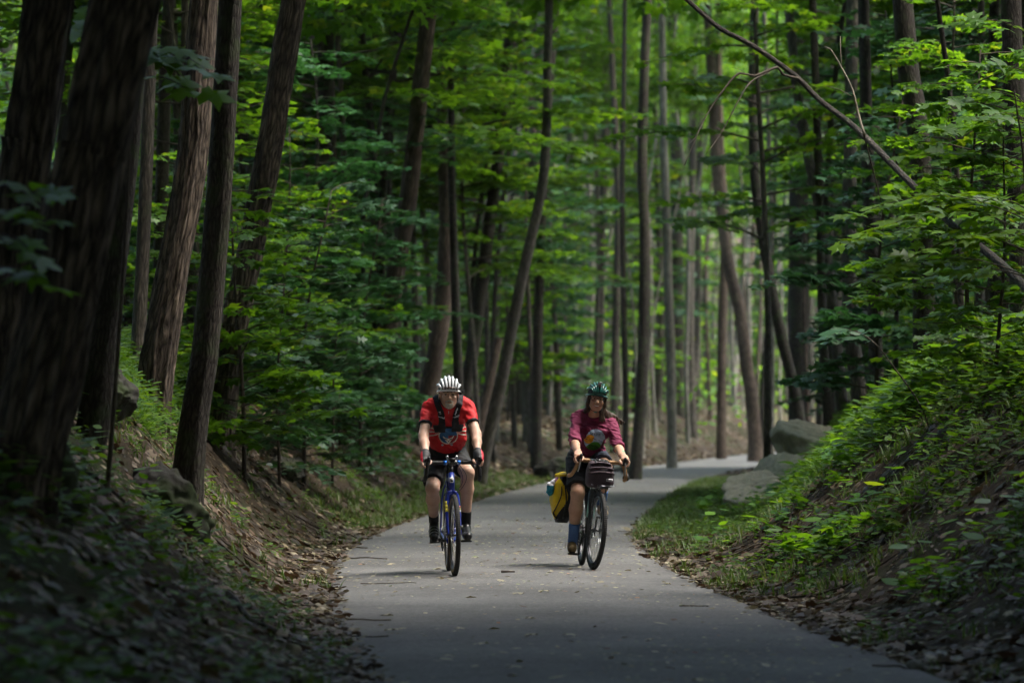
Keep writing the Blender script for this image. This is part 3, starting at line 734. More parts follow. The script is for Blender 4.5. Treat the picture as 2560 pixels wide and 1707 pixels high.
# the rest of the understory
OBS = []; random.seed(55)
n = 0
while n < 90:
    D = 48 + 75 * random.random() ** 1.2; x = random.uniform(-0.17, 0.17) * D
    s_ = float(sd(x, D))
    if abs(s_) < 3.4: continue
    if s_ > 0 and D < 100 and s_ < 4.5: continue
    xp_ = x * FPX / D + 1280
    if D < 72 and 870 < xp_ < 1500: continue
    v = random.choice(LOW if (D < 75 and random.random() < 0.6) else MID)
    OBS.append(plant(v, x, D, random.uniform(0.75, 1.2), random.uniform(0, 6.3), 'sapling', 'x', 'sapling', 'saplings of the understory')); n += 1
n = 0
while n < 150:
    D = 112 + 125 * random.random(); x = random.uniform(-0.165, 0.165) * D
    if D < 190 and abs(float(sd(x, D))) < 4: continue
    v = random.choice(LOW + MID + MID)
    OBS.append(plant(v, x, D, random.uniform(0.9, 1.5), random.uniform(0, 6.3), 'sapling', 'x', 'sapling', 'saplings of the understory')); n += 1
k = 0; random.seed(56)
while k < 42:                                   # the broad-leaved thicket along the top of the left bank
    D = random.uniform(40, 72); d_ = random.uniform(2.0, 6.5); x = float(path_x(D)) - HALF - d_
    xp_ = x * FPX / D + 1280
    if not (540 < xp_ < 1060) or (D < 64 and xp_ > 860 and random.random() < .75): continue
    OBS.append(plant(random.choice(LOW + [LOW[1], LOW[2]]), x, D, random.uniform(0.55, 1.0), random.uniform(0, 6.3), 'sapling', 'x', 'sapling', 'saplings of the understory')); k += 1
label_all(OBS, 'leafy sapling'); OBS = []; random.seed(57)
n = 0
while n < 165:
    D = (48 + 50 * random.random()) if n < 45 else (60 + 180 * random.random()); x = random.uniform(-0.165, 0.165) * D
    s_ = float(sd(x, D)) if D < 190 else 9
    if abs(s_) < 2.4 or (n < 45 and abs(s_) > 7) or (D < 66 and -3.8 < s_ < 5.5) or (D < 88 and 1760 < x * FPX / D + 1280 < 2010) or (D < 64 and 860 < x * FPX / D + 1280 < 1180): continue
    v = random.choice(TALL)
    OBS.append(plant(v, x, D, random.uniform(0.75, 1.2), random.uniform(0, 6.3), 'young_tree', 'x', 'tree', 'young trees with layered sprays')); n += 1
label_all(OBS, 'slim layered young tree')

# ------------------------------------------------------------------ the stand behind: trunks and crowns, copied from a few kinds
STAND = []
for i, (r0, bk) in enumerate([(0.13, BARK_GREY), (0.17, BARK_DARK), (0.2, BARK_BROWN), (0.11, BARK_PALE), (0.15, BARK_GREY), (0.23, BARK_DARK)]):
    h = 19 + i % 3 * 2
    z = np.linspace(0, 1, 7); rr = np.random.default_rng(60 + i)
    P = np.c_[h * 0.05 * rr.normal() * z + 0.25 * np.sin(z * 6 + i), h * 0.04 * rr.normal() * z, h * z]; P[0, 2] = -0.4
    mb_ = trunk_mesh(P, r0, r0 * 0.45, bk, 14, 0.7, 0.03, 0.3, i)
    STAND.append((mb_, P[-1], h))
def stand_tree(x, y, s, name, label, group, crown=True, cs=1.0, thin=False):
    tm, top, h = random.choice(STAND)
    r = empty(name, (x, y, float(ground(x, y)))); r.rotation_euler = (0, 0, random.uniform(0, 6.3)); r.scale = (s, s, s)
    tag(r, label, 'tree', group)
    link('trunk', tm, r)
    if crown:
        add_crown(r, top * np.array([1, 1, 0.86]), s=1.1 * cs, thin=thin)
    return r
n = 0
OBS = []; random.seed(66)
while n < 140:
    D = 78 + 175 * random.random() ** 0.9; x = random.uniform(-0.165, 0.165) * D
    if D < 190 and abs(float(sd(x, D))) < 2.6: continue
    if in_gap(x, D): continue
    OBS.append(stand_tree(x, D, random.uniform(0.8, 1.2), 'forest_tree', 'x', 'trees of the stand behind', thin=True)); n += 1
label_all(OBS, 'tall straight background tree')
# slim leaning stems in the light beyond the bend
SLIM = []
for i, (r0, bk) in enumerate([(0.055, BARK_GREY), (0.07, BARK_PALE), (0.06, BARK_BROWN), (0.05, BARK_PALE)]):
    z = np.linspace(0, 1, 7); rr = np.random.default_rng(160 + i); h = 13 + i
    P = np.c_[h * (0.05 + 0.10 * rr.random()) * z ** 1.3 + 0.22 * np.sin(z * 7 + i), 0.03 * h * rr.normal() * z, h * z]; P[0, 2] = -0.4
    SLIM.append((trunk_mesh(P, r0, r0 * 0.5, bk, 10, 0.6, 0.0, 0.5, 40 + i), P[-1], h))
OBS = []; random.seed(91); n = 0; keepS = STAND; STAND = SLIM
while n < 70:
    D = random.uniform(84, 190); x = (random.uniform(1080, 2080) - 1280) * D / FPX
    if abs(float(sd(x, D))) < 2.4: continue
    OBS.append(stand_tree(x, D, random.uniform(0.8, 1.2), 'slim_tree', 'x', 'slim leaning trees beyond the bend', crown=True, cs=0.5, thin=True)); n += 1
label_all(OBS, 'slim leaning stem'); STAND = keepS
# trees round about whose crowns shade the place (mostly above the frame)
n = 0; SP = []
random.seed(88)
GRID = [(a_, b_) for b_ in np.arange(-20, 25, 4.9) for a_ in np.arange(-27, 28, 4.9)] + [(a_, b_) for b_ in np.arange(27, 78, 5.8) for a_ in np.arange(-34, 40, 5.8)] + [(a_, b_) for b_ in np.arange(80, 140, 6.2) for a_ in np.arange(22, 46, 7.5)]
for gxx, gyy in GRID:
    if True:
        x = gxx + random.uniform(-1.6, 1.6); y = gyy + random.uniform(-1.6, 1.6)
        if in_gap(x, y) or abs(float(sd(x, y))) < 2.3: continue
        if y > 10 and abs(x) < 0.15 * y + 1.2: continue        # inside the view the traced trunks stand
        if y > -6 and abs(x) < 0.16 * max(y, 0) + 2.4: continue
        SP.append(None); SP[-1] = stand_tree(x, y, random.uniform(0.75, 1.0), 'forest_tree', 'tall forest tree arching its crown over the path', 'trees arching over the path', cs=1.6 if y < 27 else 1.3, thin=y > 58); n += 1
        if y < 22.5 and abs(x) < 12:  # extra unseen crowns added over the near path to block sky light
            t_ = SP[-1]; px_ = float(path_x(y)); zz = random.uniform(9.5, 13)
            for off in (0.45, 0.85):
                w_ = Vector((x + (px_ - x) * off, y + random.uniform(-1.5, 1.5), t_.location.z + zz))
                c_ = link('crown', CANOPY[random.randrange(4)], t_); c_.matrix_basis = t_.matrix_basis.inverted() @ Matrix.Translation(w_) @ Matrix.Rotation(random.uniform(0, 6), 4, 'Z')

# ------------------------------------------------------------------ the far wood that closes the view, and an unseen leaf ring added to block light from the sides
r = np.random.default_rng(77)
def wood(N, ang, rr, zmax, lo, hi):
    a = r.uniform(ang[0], ang[1], N); q = r.uniform(rr[0], rr[1], N)
    P = np.c_[np.sin(a) * q, np.cos(a) * q, np.zeros(N)]
    P[:, 2] = ground(P[:, 0], P[:, 1], False) + 0.3 + zmax * r.random(N)
    c = fbm(P[:, 0] * 0.16, P[:, 1] * 0.16, P[:, 2] * 0.22, 3); P = P[c > -0.25]
    n_ = len(P); D = r.normal(0, 1, (n_, 3)); D[:, 2] *= 0.4
    U = np.c_[r.normal(0, .6, n_), r.normal(0, .6, n_), np.ones(n_)]
    return place_leaves(P, D, U, r.uniform(lo, hi, n_), OVAL)
V, F = wood(52000, (-.30, .30), (190, 320), 36, 0.6, 1.3)
V3, F3 = wood(20000, (-.19, .19), (108, 200), 1.8, 0.15, 0.4)
k_ = np.abs(sd(V3[F3[:, 0], 0], V3[F3[:, 0], 1])) > 3.0; F3 = F3[k_]
fu = link('undergrowth', np_mesh('undergrowth', V3, [F3], [LEAF_MAPLE], smooth=False)); tag(fu, 'green undergrowth between the farthest trunks', 'undergrowth', kind='stuff')
fw = link('far_wood', np_mesh('far_wood', V, [F], [LEAF_MAPLE], smooth=False)); tag(fw, 'far off wood closing the view behind all the trunks', 'wood', kind='stuff')
V, F = wood(56000, (.42, 2 * math.pi - .42), (32, 62), 23, 0.8, 1.7)
fw = link('added_shade_wood', np_mesh('added_shade_wood', V, [F], [LEAF_DARK], smooth=False)); tag(fw, 'unseen wood added around the path to block low side light', 'wood', kind='stuff')


# ------------------------------------------------------------------ the damp air of the wood
hm_ = bpy.data.materials.new('damp_air'); hm_.use_nodes = True; hn = hm_.node_tree.nodes; hn.clear()
pv = hn.new('ShaderNodeVolumePrincipled'); pv.inputs['Density'].default_value = 0.00007; pv.inputs['Color'].default_value = (0.86, 0.90, 0.82, 1)
ho = hn.new('ShaderNodeOutputMaterial'); hm_.node_tree.links.new(pv.outputs[0], ho.inputs['Volume'])
mb = MB(); mb.box((0, 150, 41), (1300, 1300, 86)); hz = mb.build('haze', [hm_], smooth=False); tag(hz, 'thin damp air between the far trees', 'haze', kind='stuff')
# ------------------------------------------------------------------ the near sunlit maple on the right: every leaf its own piece
LEAFV = []
for i, (T, m_) in enumerate([(MAPLE, LEAF_SUNTINT), (MAPLE, LEAF_MAPLE), (OVAL, LEAF_COOL), (OVAL, LEAF_SUNTINT)]):
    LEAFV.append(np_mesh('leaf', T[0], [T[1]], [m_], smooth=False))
def leaf_obj(parent, me, p, d, up, size):
    d = Vector(d).normalized(); sdv = Vector(up).cross(d).normalized(); u = d.cross(sdv)
    M = Matrix((d, sdv, u)).transposed().to_4x4()
    o = link('leaf', me, parent); o.matrix_local = Matrix.Translation(Vector(p)) @ M @ Matrix.Scale(size, 4)
    return o
def leafy_branch(parent, base, tip, nl, size, me, r, spread=0.22, bark=TWIG, rad=0.006, droop=0.12):
    """one branch from base to tip (local), leaves in a flat spray along it"""
    base = np.array(base, float); tip = np.array(tip, float); L = np.linalg.norm(tip - base)
    t = np.linspace(0, 1, 7)[:, None]; Q = base + (tip - base) * t; Q[:, 2] += droop * L * np.sin(np.pi * t[:, 0]) * 1.0
    mb = MB(); mb.tube(Q, np.linspace(rad, rad * 0.35, 7), 5); mb.build('branch', [bark], parent)
    ax = (tip - base) / L; side = np.cross([0, 0, 1], ax); side /= np.linalg.norm(side)
    for i in range(nl):
        u = 0.25 + 0.78 * (i + r.random()) / nl; u = min(u, 1.0)
        q = np.array([np.interp(u, t[:, 0], Q[:, j]) for j in range(3)])
        sg = 1 if i % 2 else -1
        off = sg * r.uniform(0.0, spread) * (1.15 - u * 0.7)
        q = q + side * off + np.array([0, 0, r.normal(-0.015, 0.018)]) + ax * abs(off) * 0.6
        dirn = ax * r.uniform(0.5, 1.0) + side * sg * r.uniform(0.3, 1.0) + np.array([0, 0, r.normal(-0.15, 0.12)])
        up = np.array([r.normal(0, .28), r.normal(-0.35, .25), 1.0])
        leaf_obj(parent, me, q, dirn, up, size * 1.22 * r.uniform(0.75, 1.2))

r = np.random.default_rng(91)
def wp(x, y, D): return px(x, y, D)
D0 = 30.5
bx = at(2600, D0); mroot = empty('maple_sapling', (bx, D0, float(ground(bx, D0)))); b0 = np.array(mroot.location)
tag(mroot, 'sunlit maple sapling spreading bright toothed leaves over the right bank', 'sapling')
mb = MB(); C = catmull(np.array([(0, 0, -0.2), (-0.03, 0.02, 0.6), (-0.10, 0, 1.2), (-0.12, 0.02, 1.9), (-0.2, 0, 2.5)]), 0.1)
mb.tube(C, np.linspace(0.02, 0.006, len(C)), 8); mb.build('trunk', [TWIG], mroot)
for (x0, y0, x1, y1, dy, nl, sz) in [
    (2590, 560, 2140, 535, -.5, 40, .145), (2590, 600, 2230, 560, -.9, 30, .145), (2590, 640, 2125, 608, -.2, 30, .135),
    (2590, 700, 2180, 700, -.6, 34, .13), (2590, 640, 2260, 655, -1.0, 26, .13), (2590, 560, 2370, 500, -.3, 24, .145), (2590, 700, 2250, 720, -.1, 24, .12),
    (2590, 620, 2440, 600, -.8, 22, .14), (2590, 540, 2460, 500, 0.3, 18, .14)]:
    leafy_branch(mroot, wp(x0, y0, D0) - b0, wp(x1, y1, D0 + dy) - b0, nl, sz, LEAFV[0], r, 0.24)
D1 = 33.0
bx = at(2640, D1); m2 = empty('maple_sapling', (bx, D1, float(ground(bx, D1)))); b1 = np.array(m2.location)
tag(m2, 'taller shaded maple sapling with large lobed leaves at the right edge', 'sapling')
mb = MB(); C = catmull(np.array([(0, 0, -0.2), (0.03, 0.02, 1.0), (0, 0, 2.0), (-0.1, 0.02, 3.0), (-0.15, 0, 3.6)]), 0.1)
mb.tube(C, np.linspace(0.024, 0.006, len(C)), 8); mb.build('trunk', [TWIG], m2)
for (x0, y0, x1, y1, dy, nl, sz) in [(2620, 330, 2350, 262, .2, 26, .15), (2620, 380, 2360, 330, -.5, 26, .15), (2620, 300, 2420, 240, .8, 18, .15), (2620, 430, 2380, 400, .0, 24, .15), (2620, 350, 2450, 300, -.9, 18, .15), (2620, 460, 2290, 390, .6, 22, .14), (2620, 120, 2400, 60, .8, 18, .14), (2620, 210, 2480, 170, .2, 14, .14)]:
    leafy_branch(m2, wp(x0, y0, D1) - b1, wp(x1, y1, D1 + dy) - b1, nl, sz, LEAFV[1], r, 0.22)
# pale round-leaved twig
D2 = 34.0
bx = at(2240, D2); m3 = empty('shrub', (bx, D2, float(ground(bx, D2)))); b2 = np.array(m3.location)
tag(m3, 'slender shrub with pale rounded leaves reaching left over the right bank', 'shrub')
mb = MB(); C = catmull(np.array([(0.35, 0, -0.2), (0.25, 0.0, 0.35), wp(2200, 870, D2) - b2]), 0.06)
mb.tube(C, np.linspace(0.012, 0.005, len(C)), 6); mb.build('trunk', [TWIG], m3)
leafy_branch(m3, wp(2200, 870, D2) - b2, wp(2060, 850, D2 - .3) - b2, 16, .14, LEAFV[2], r, 0.12, droop=0.2)
leafy_branch(m3, wp(2200, 870, D2) - b2, wp(2110, 820, D2 + .2) - b2, 9, .13, LEAFV[2], r, 0.12, droop=0.1)
# dark near leaves hanging at the left
D3 = 24.0
m4 = empty('maple_sapling', (at(300, D3), D3, float(ground(at(300, D3), D3)))); b3 = np.array(m4.location)
tag(m4, 'blurred dark maple sapling hanging lobed leaves before the furrowed oak trunk', 'sapling')
mb = MB(); C = catmull(np.array([(-.1, 0, -0.2), (0.0, 0.02, 1.2), (0.06, 0, 2.4), (0.05, 0, 3.4)]), 0.1)
mb.tube(C, np.linspace(0.018, 0.005, len(C)), 7); mb.build('trunk', [TWIG], m4)
for (x1, y1, nl) in [(510, 170, 9), (480, 235, 6), (400, 150, 8), (215, 80, 5), (250, 20, 4)]:
    leafy_branch(m4, wp(330, y1 - 30, D3) - b3, wp(x1, y1, D3 - .4) - b3, nl, .17, LEAFV[1], r, 0.12)
D4 = 18.5
m5 = empty('maple_sapling', (at(-40, D4), D4, float(ground(at(-40, D4), D4)))); b4 = np.array(m5.location)
tag(m5, 'dark blurred sapling leaves at the left edge before the massive trunk', 'sapling')
mb = MB(); mb.tube(np.array([(0, 0, -.2), (0.03, 0, 1.0), (0, 0, 2.0)]), [0.014, .01, .004], 6); mb.build('trunk', [TWIG], m5)
for (x1, y1, nl) in [(110, 500, 6), (100, 560, 6), (70, 620, 5), (90, 700, 4)]:
    leafy_branch(m5, wp(-30, y1 - 20, D4) - b4, wp(x1, y1, D4 - .3) - b4, nl, .15, LEAFV[1], r, 0.1)

# ------------------------------------------------------------------ rocks
def rock(pxc, D, size, mat, label, seed, nplanes=14, flat=None, rot=0.0, sink=0.3, zoff=0.0, name='boulder', cat='boulder'):
    rr = np.random.default_rng(seed)
    mb = MB(); mb.ell((0, 0, 0), (1, 1, 1), nu=(120 if max(size) > .3 else 24), nv=(70 if max(size) > .3 else 14))
    V = mb.V[0]; d = V / np.linalg.norm(V, axis=1)[:, None]
    pn = rr.normal(0, 1, (nplanes, 3)); pn /= np.linalg.norm(pn, axis=1)[:, None]; pd = rr.uniform(0.62, 0.95, nplanes)
    if flat is not None:
        f = np.array(flat, float); pn = np.vstack([pn, f / np.linalg.norm(f)]); pd = np.append(pd, 0.5)
    q = d @ pn.T; rad = np.where(q > 0.05, pd / np.maximum(q, 0.05), 9).min(1); rad = np.minimum(rad, 1.05)
    rad = rad * (1 + 0.09 * fbm(d[:, 0] * 3 + seed, d[:, 1] * 3, d[:, 2] * 3, 3) + 0.035 * fbm(d[:, 0] * 9, d[:, 1] * 9 + seed, d[:, 2] * 9, 4))
    mb.V[0] = (d * rad[:, None] * np.array(size) / 2) @ rotz(rot).T
    x = at(pxc, D); z = float(surf(x, D)) + size[2] * (0.5 - sink) + zoff
    return tag(mb.build(name, [mat], None, loc=(x, D, z)), label, cat)
rock(2035, 57, (1.3, 1.4, 1.35), ROCK_PALE, 'large pale angular boulder with a flat top at the corner of the bend', 3, nplanes=6, flat=(0.10, -0.30, 1), sink=0.40, rot=0.4)
rock(1955, 56, (1.1, 1.2, 0.95), ROCK_PALE, 'weathered slab leaning below the large pale boulder', 9, nplanes=9, flat=(-0.8, -0.5, 0.6), sink=0.3)
rock(1890, 54, (1.0, 1.0, 0.85), ROCK_PALE, 'low cracked boulder resting on the grass verge', 14, flat=(-0.3, -0.5, 0.8), sink=0.25)
rock(1392, 80, (0.9, 1.0, 0.65), ROCK_MOSS, 'dark rounded boulder beside the path between the cyclists', 21, sink=0.2)
rock(395, 27.5, (0.75, 0.9, 0.7), ROCK_MOSS, 'dark mossy boulder bulging from the left bank under the black trunk', 27, nplanes=12, sink=0.68)
rock(715, 46, (0.5, 0.7, 0.4), ROCK_MOSS, 'lichened grey boulder in the greenery at the top of the left bank', 33, sink=0.3)
rock(240, 30, (0.7, 0.7, 0.5), ROCK_MOSS, 'dark boulder between the two leftmost trunks', 41, sink=0.4)
rock(60, 21, (0.7, 0.7, 0.6), ROCK_MOSS, 'black mossy boulder at the foot of the massive trunk', 44, sink=0.35)
rock(730, 21.6, (0.11, 0.10, 0.09), ROCK_PALE, 'small pale stone among dead leaves left of the path', 51, sink=0.25, name='stone', cat='stone')
rock(1765, 49, (0.16, 0.14, 0.10), ROCK_GREY, 'small grey stone on the gravel patch of the right verge', 52, name='stone', cat='stone')
rock(2290, 21, (0.13, 0.12, 0.07), ROCK_GREY, 'flat grey stone near the lower right path edge', 53, name='stone', cat='stone')
rock(1545, 92, (0.6, 0.6, 0.4), ROCK_GREY, 'small grey boulder behind the woman at the outer edge of the path', 56)
rock(1440, 84, (0.5, 0.6, 0.3), ROCK_PALE, 'low pale boulder left of the woman beside the path', 58)

# ------------------------------------------------------------------ stumps, logs, sticks
def stick(x0, y0, x1, y1, D, rad, mat, label, name='fallen_stick', group=None, dz=0.0, d2=None, cat='stick'):
    """a stick lying on the ground between two points of it"""
    X0, X1 = at(x0, D), at(x1, d2 or D); Y0, Y1 = D, d2 or D
    t = np.linspace(0, 1, 9)
    X = X0 + (X1 - X0) * t; Y = Y0 + (Y1 - Y0) * t
    rr = np.random.default_rng(abs(int(x0 * 7 + y0)))
    Z = surf(X, Y) + rad * 1.4 + dz + 0.012 * min(1, np.hypot(X1 - X0, Y1 - Y0) / 0.6) ** 2 * rr.random(9)
    k = 0.03 * np.hypot(X1 - X0, Y1 - Y0); X = X + k * np.sin(t * 5 + rr.uniform(0, 6)); 
    Pp = np.c_[X, Y, Z]; mb = MB(); o = Pp[0].copy()
    C = catmull(Pp - o, 0.05); mb.tube(C, np.linspace(rad, rad * 0.55, len(C)), 7)
    return tag(mb.build(name, [mat], None, loc=o), label, cat, group)
NTH = ['first', 'second', 'third', 'fourth', 'fifth', 'sixth', 'seventh', 'eighth', 'ninth', 'tenth', 'eleventh', 'twelfth', 'thirteenth', 'fourteenth', 'fifteenth', 'sixteenth', 'seventeenth', 'eighteenth', 'nineteenth', 'twentieth'] + ['twenty-' + a for a in ('first', 'second', 'third', 'fourth', 'fifth', 'sixth', 'seventh', 'eighth', 'ninth')] + [b + 'ieth' for b in ()] + ['thirtieth'] + ['thirty-' + a for a in ('first', 'second', 'third', 'fourth', 'fifth', 'sixth', 'seventh', 'eighth', 'ninth')] + ['fortieth'] + ['forty-' + a for a in ('first', 'second', 'third', 'fourth', 'fifth', 'sixth', 'seventh', 'eighth', 'ninth')] + ['fiftieth'] + ['fifty-' + a for a in ('first', 'second', 'third', 'fourth', 'fifth', 'sixth', 'seventh', 'eighth', 'ninth')] + ['sixtieth'] + ['sixty-' + a for a in ('first', 'second', 'third', 'fourth', 'fifth', 'sixth', 'seventh', 'eighth', 'ninth')]
rs = random.Random(4); ST = []
for i in range(84):
    D = rs.uniform(20, 46); sdist = rs.uniform(1.7, 3.8); side = -1 if rs.random() < 0.62 else 1
    X = float(path_x(D)) + side * sdist; D2_ = D + rs.uniform(-0.9, 0.9); X2 = X + side * rs.uniform(-1.1, 1.1) * 0.8
    ST.append(stick(X * FPX / D + 1280, 0, X2 * FPX / D2_ + 1280, 0, D, rs.uniform(0.005, 0.013), rs.choice([TWIG, DEADWOOD, TWIG]), 'thin dead stick lying on the bank among leaves', group='sticks on the banks', d2=D2_))
for sgn, wd_ in ((-1, 'left'), (1, 'right')):
    l = sorted([o for o in ST if (sd(o.location.x, o.location.y) > 0) == (sgn > 0)], key=lambda o: o.location.y)
    for i, o in enumerate(l): o['label'] = '%s stick from the camera among the thin dead sticks on the %s bank' % (NTH[i], wd_)
stick(1760, 0, 2010, 0, 34.0, 0.008, TWIG, 'longest thin stick lying at the right edge of the path')
stick(1830, 0, 2100, 0, 31.5, 0.009, TWIG, 'dark stick lying in the litter right of the path, nearest the camera')
stick(2070, 0, 2260, 0, 36.0, 0.012, DEADWOOD, 'pale branch lying on the right bank', d2=37.2)
stick(2120, 0, 2175, 0, 32.5, 0.03, DEADWOOD, 'broken piece of pale bark on the right slope', name='bark_piece', cat='bark')
stick(780, 0, 900, 0, 24.0, 0.010, TWIG, 'dark twig reaching out of the litter beside the left path edge')
stick(560, 0, 690, 0, 23.5, 0.022, BARK_GREY, 'fallen branch lying in the dark litter of the lower left bank', d2=22.6)
stick(905, 0, 1040, 0, 31.2, 0.004, TWIG, 'thin twig on the asphalt left of the blue bicycle')
stick(1252, 0, 1288, 0, 33.0, 0.011, BARK_BROWN, 'brown bark chip lying on the path between the bicycles', name='bark_piece', cat='bark')
stick(1700, 0, 1770, 0, 27.5, 0.006, TWIG, 'short dark twig on the asphalt in the right foreground')

# ------------------------------------------------------------------ litter, herbs, grass
r = np.random.default_rng(101)
def in_view(x, y, m=0.6): return np.abs(x) < 0.1345 * y + m
def samp(n, y0, y1, d0, d1, power=1.0):
    """points beside the path, d metres from its edge, on both sides"""
    Y = y0 + (y1 - y0) * r.random(n) ** power; d = d0 + (d1 - d0) * r.random(n); sg = np.where(r.random(n) < 0.5, -1, 1)
    X = path_x(Y) + sg * (HALF + d) / path_cos(Y)
    k = in_view(X, Y); return X[k], Y[k], d[k], sg[k]
def flat_leaves(X, Y, size, T, tilt=0.35, lift=0.012):
    n = len(X); Z = surf(X, Y) + lift * (0.6 + r.random(n))
    e = 0.05; gxn = (surf(X + e, Y) - surf(X - e, Y)) / (2 * e); gyn = (surf(X, Y + e) - surf(X, Y - e)) / (2 * e)
    U = np.c_[-gxn + r.normal(0, tilt, n), -gyn + r.normal(0, tilt, n), np.ones(n)]
    a = r.uniform(0, 2 * np.pi, n); Dd = np.c_[np.cos(a), np.sin(a), gxn * np.cos(a) + gyn * np.sin(a)]
    return place_leaves(np.c_[X, Y, Z], Dd, U, size, T)
def flat_leaves_j(X, Y, S_): return join([flat_leaves(X, Y, S_, OVAL, 0.5, 0.03)])
def join(parts):
    V = []; F = []; n = 0
    for v, f in parts: V.append(v); F.append(f + n); n += len(v)
    return np.concatenate(V), [np.concatenate(F)]
X, Y, d, sg = samp(210000, 11, 62, -0.05, 5.5, 1.35)
keep = r.random(len(X)) < np.where(d < 0.5, 1.0, np.clip(0.75 - 0.08 * d, 0.3, 1)); X, Y, d = X[keep], Y[keep], d[keep]
pat = fbm(X * 1.7, Y * 1.1, 6.0, 3); keep = r.random(len(X)) < np.clip(0.80 + 0.6 * pat, 0.40, 1); X, Y = X[keep], Y[keep]
c1, c2 = int(len(X) * .42), int(len(X) * .86)
o = link('leaf_litter', np_mesh('leaf_litter', *join([flat_leaves(X[:c1], Y[:c1], r.uniform(0.025, 0.07, c1), LANCE, 0.6), flat_leaves(X[c1:c2], Y[c1:c2], r.uniform(0.03, 0.08, c2 - c1), OVAL, 0.6, 0.016), flat_leaves(X[c2:], Y[c2:], r.uniform(0.07, 0.13, len(X) - c2), LOBE, 0.5, 0.022)]), [LITTER], smooth=False))
tag(o, 'brown dead leaves covering both banks', 'leaf litter', kind='stuff')
X, Y, d, sg = samp(60000, 62, 150, 0.0, 11, 1.3)
o = link('leaf_litter', np_mesh('leaf_litter', *flat_leaves_j(X, Y, r.uniform(0.09, 0.17, len(X))), [LITTER], smooth=False)); tag(o, 'brown leaf litter on the slopes beyond the bend', 'leaf litter', kind='stuff')
# drift of pale leaves along the edges of the asphalt
X, Y, d, sg = samp(8000, 17, 62, -0.09, 0.5, 1.1)
keep = r.random(len(X)) < np.exp(-((d - 0.08) / 0.2) ** 2); X, Y = X[keep], Y[keep]
o = link('leaf_drift', np_mesh('leaf_drift', *join([flat_leaves(X, Y, r.uniform(0.03, 0.075, len(X)), OVAL, 0.5, 0.02)]), [LITTER_DRIFT], smooth=False))
tag(o, 'pale dead leaves drifted along both edges of the asphalt', 'leaf litter', kind='stuff')
n = 420; t = r.random(n)
X = 1.50 + 0.35 * t + r.normal(0, 0.06, n); Y = 43.5 + r.normal(0, 0.5, n)
V, F = flat_leaves(X, Y, r.uniform(0.06, 0.11, n), OVAL, 0.9, 0.03); V[:, 2] += 0.0
o = link('leaf_pile', np_mesh('leaf_pile', V, [F], [LITTER_PALE], smooth=False)); tag(o, 'heap of curled pale leaves at the right path edge beyond the woman', 'leaf pile', kind='stuff')
# fine flecks on the asphalt
n = 9000; Y = 17 + 70 * r.random(n) ** 1.3; X = path_x(Y) + r.uniform(-1.45, 1.45, n)
k = in_view(X, Y, 0.2); X, Y = X[k], Y[k]
dens = np.clip(0.35 + 0.55 * fbm(X * 0.9, Y * 0.35, 2.0, 2) + 0.55 * np.exp(-((Y - 39) / 7.0) ** 2), 0.05, 1); k = r.random(len(X)) < dens; X, Y = X[k], Y[k]
o = link('leaf_flecks', np_mesh('leaf_flecks', *join([flat_leaves(X, Y, r.uniform(0.018, 0.055, len(X)), OVAL, 0.15, 0.013)]), [LITTER_PALE], smooth=False))
tag(o, 'small leaf flecks sprinkled over the asphalt', 'leaf litter', kind='stuff')
# single fallen leaves on the path
LP = [np_mesh('fallen_leaf', T[0] * np.array([1, 1, 1.4]), [T[1]], [m_], smooth=False) for T, m_ in [(MAPLE, LITTER_PALE), (OVAL, LITTER_PALE), (LOBE, LITTER_PALE), (OVAL, LITTER)]]
special = [(1310, 1487, 'larger pale curled leaf lying on the asphalt between the bicycles'), (1345, 1482, 'pale oblong leaf beside the larger curled leaf on the path'), (1505, 1455, 'whitish leaf on the asphalt below the front wheel of the woman'), (1420, 1590, 'dark green leaf lying in the foreground of the path'), (1632, 1560, 'dark curled leaf on the right foreground asphalt'), (1216, 1610, 'small rust red leaf in the middle foreground of the path'), (960, 1522, 'long pale leaf on the left foreground asphalt'), (995, 1572, 'dark leaf near the left edge in the foreground asphalt'), (1418, 1695, 'pale leaf at the very bottom of the path')]
for i in range(96):
    if i < len(special):
        xp, yp, lab = special[i]; D = FPX / ((yp - HZ) / 1.38); x = (xp - 1280) * D / FPX; sz = 0.12
    else:
        D = 19 + 32 * r.random() ** 1.2; x = float(path_x(D)) + r.uniform(-1.4, 1.4); sz = r.uniform(0.05, 0.10); lab = 'small dead leaf lying on the grey asphalt path'
        if not in_view(x, D, -.1): continue
    o = link('fallen_leaf', LP[r.integers(4)], None, (x, D, float(surf(x, D)) + 0.012 + 0.02 * sz))
    o.rotation_euler = (r.normal(0, .1), r.normal(0, .1), r.uniform(0, 6.3)); o.scale = (sz, sz, sz)
    tag(o, lab, 'leaf', 'fallen leaves on the path' )

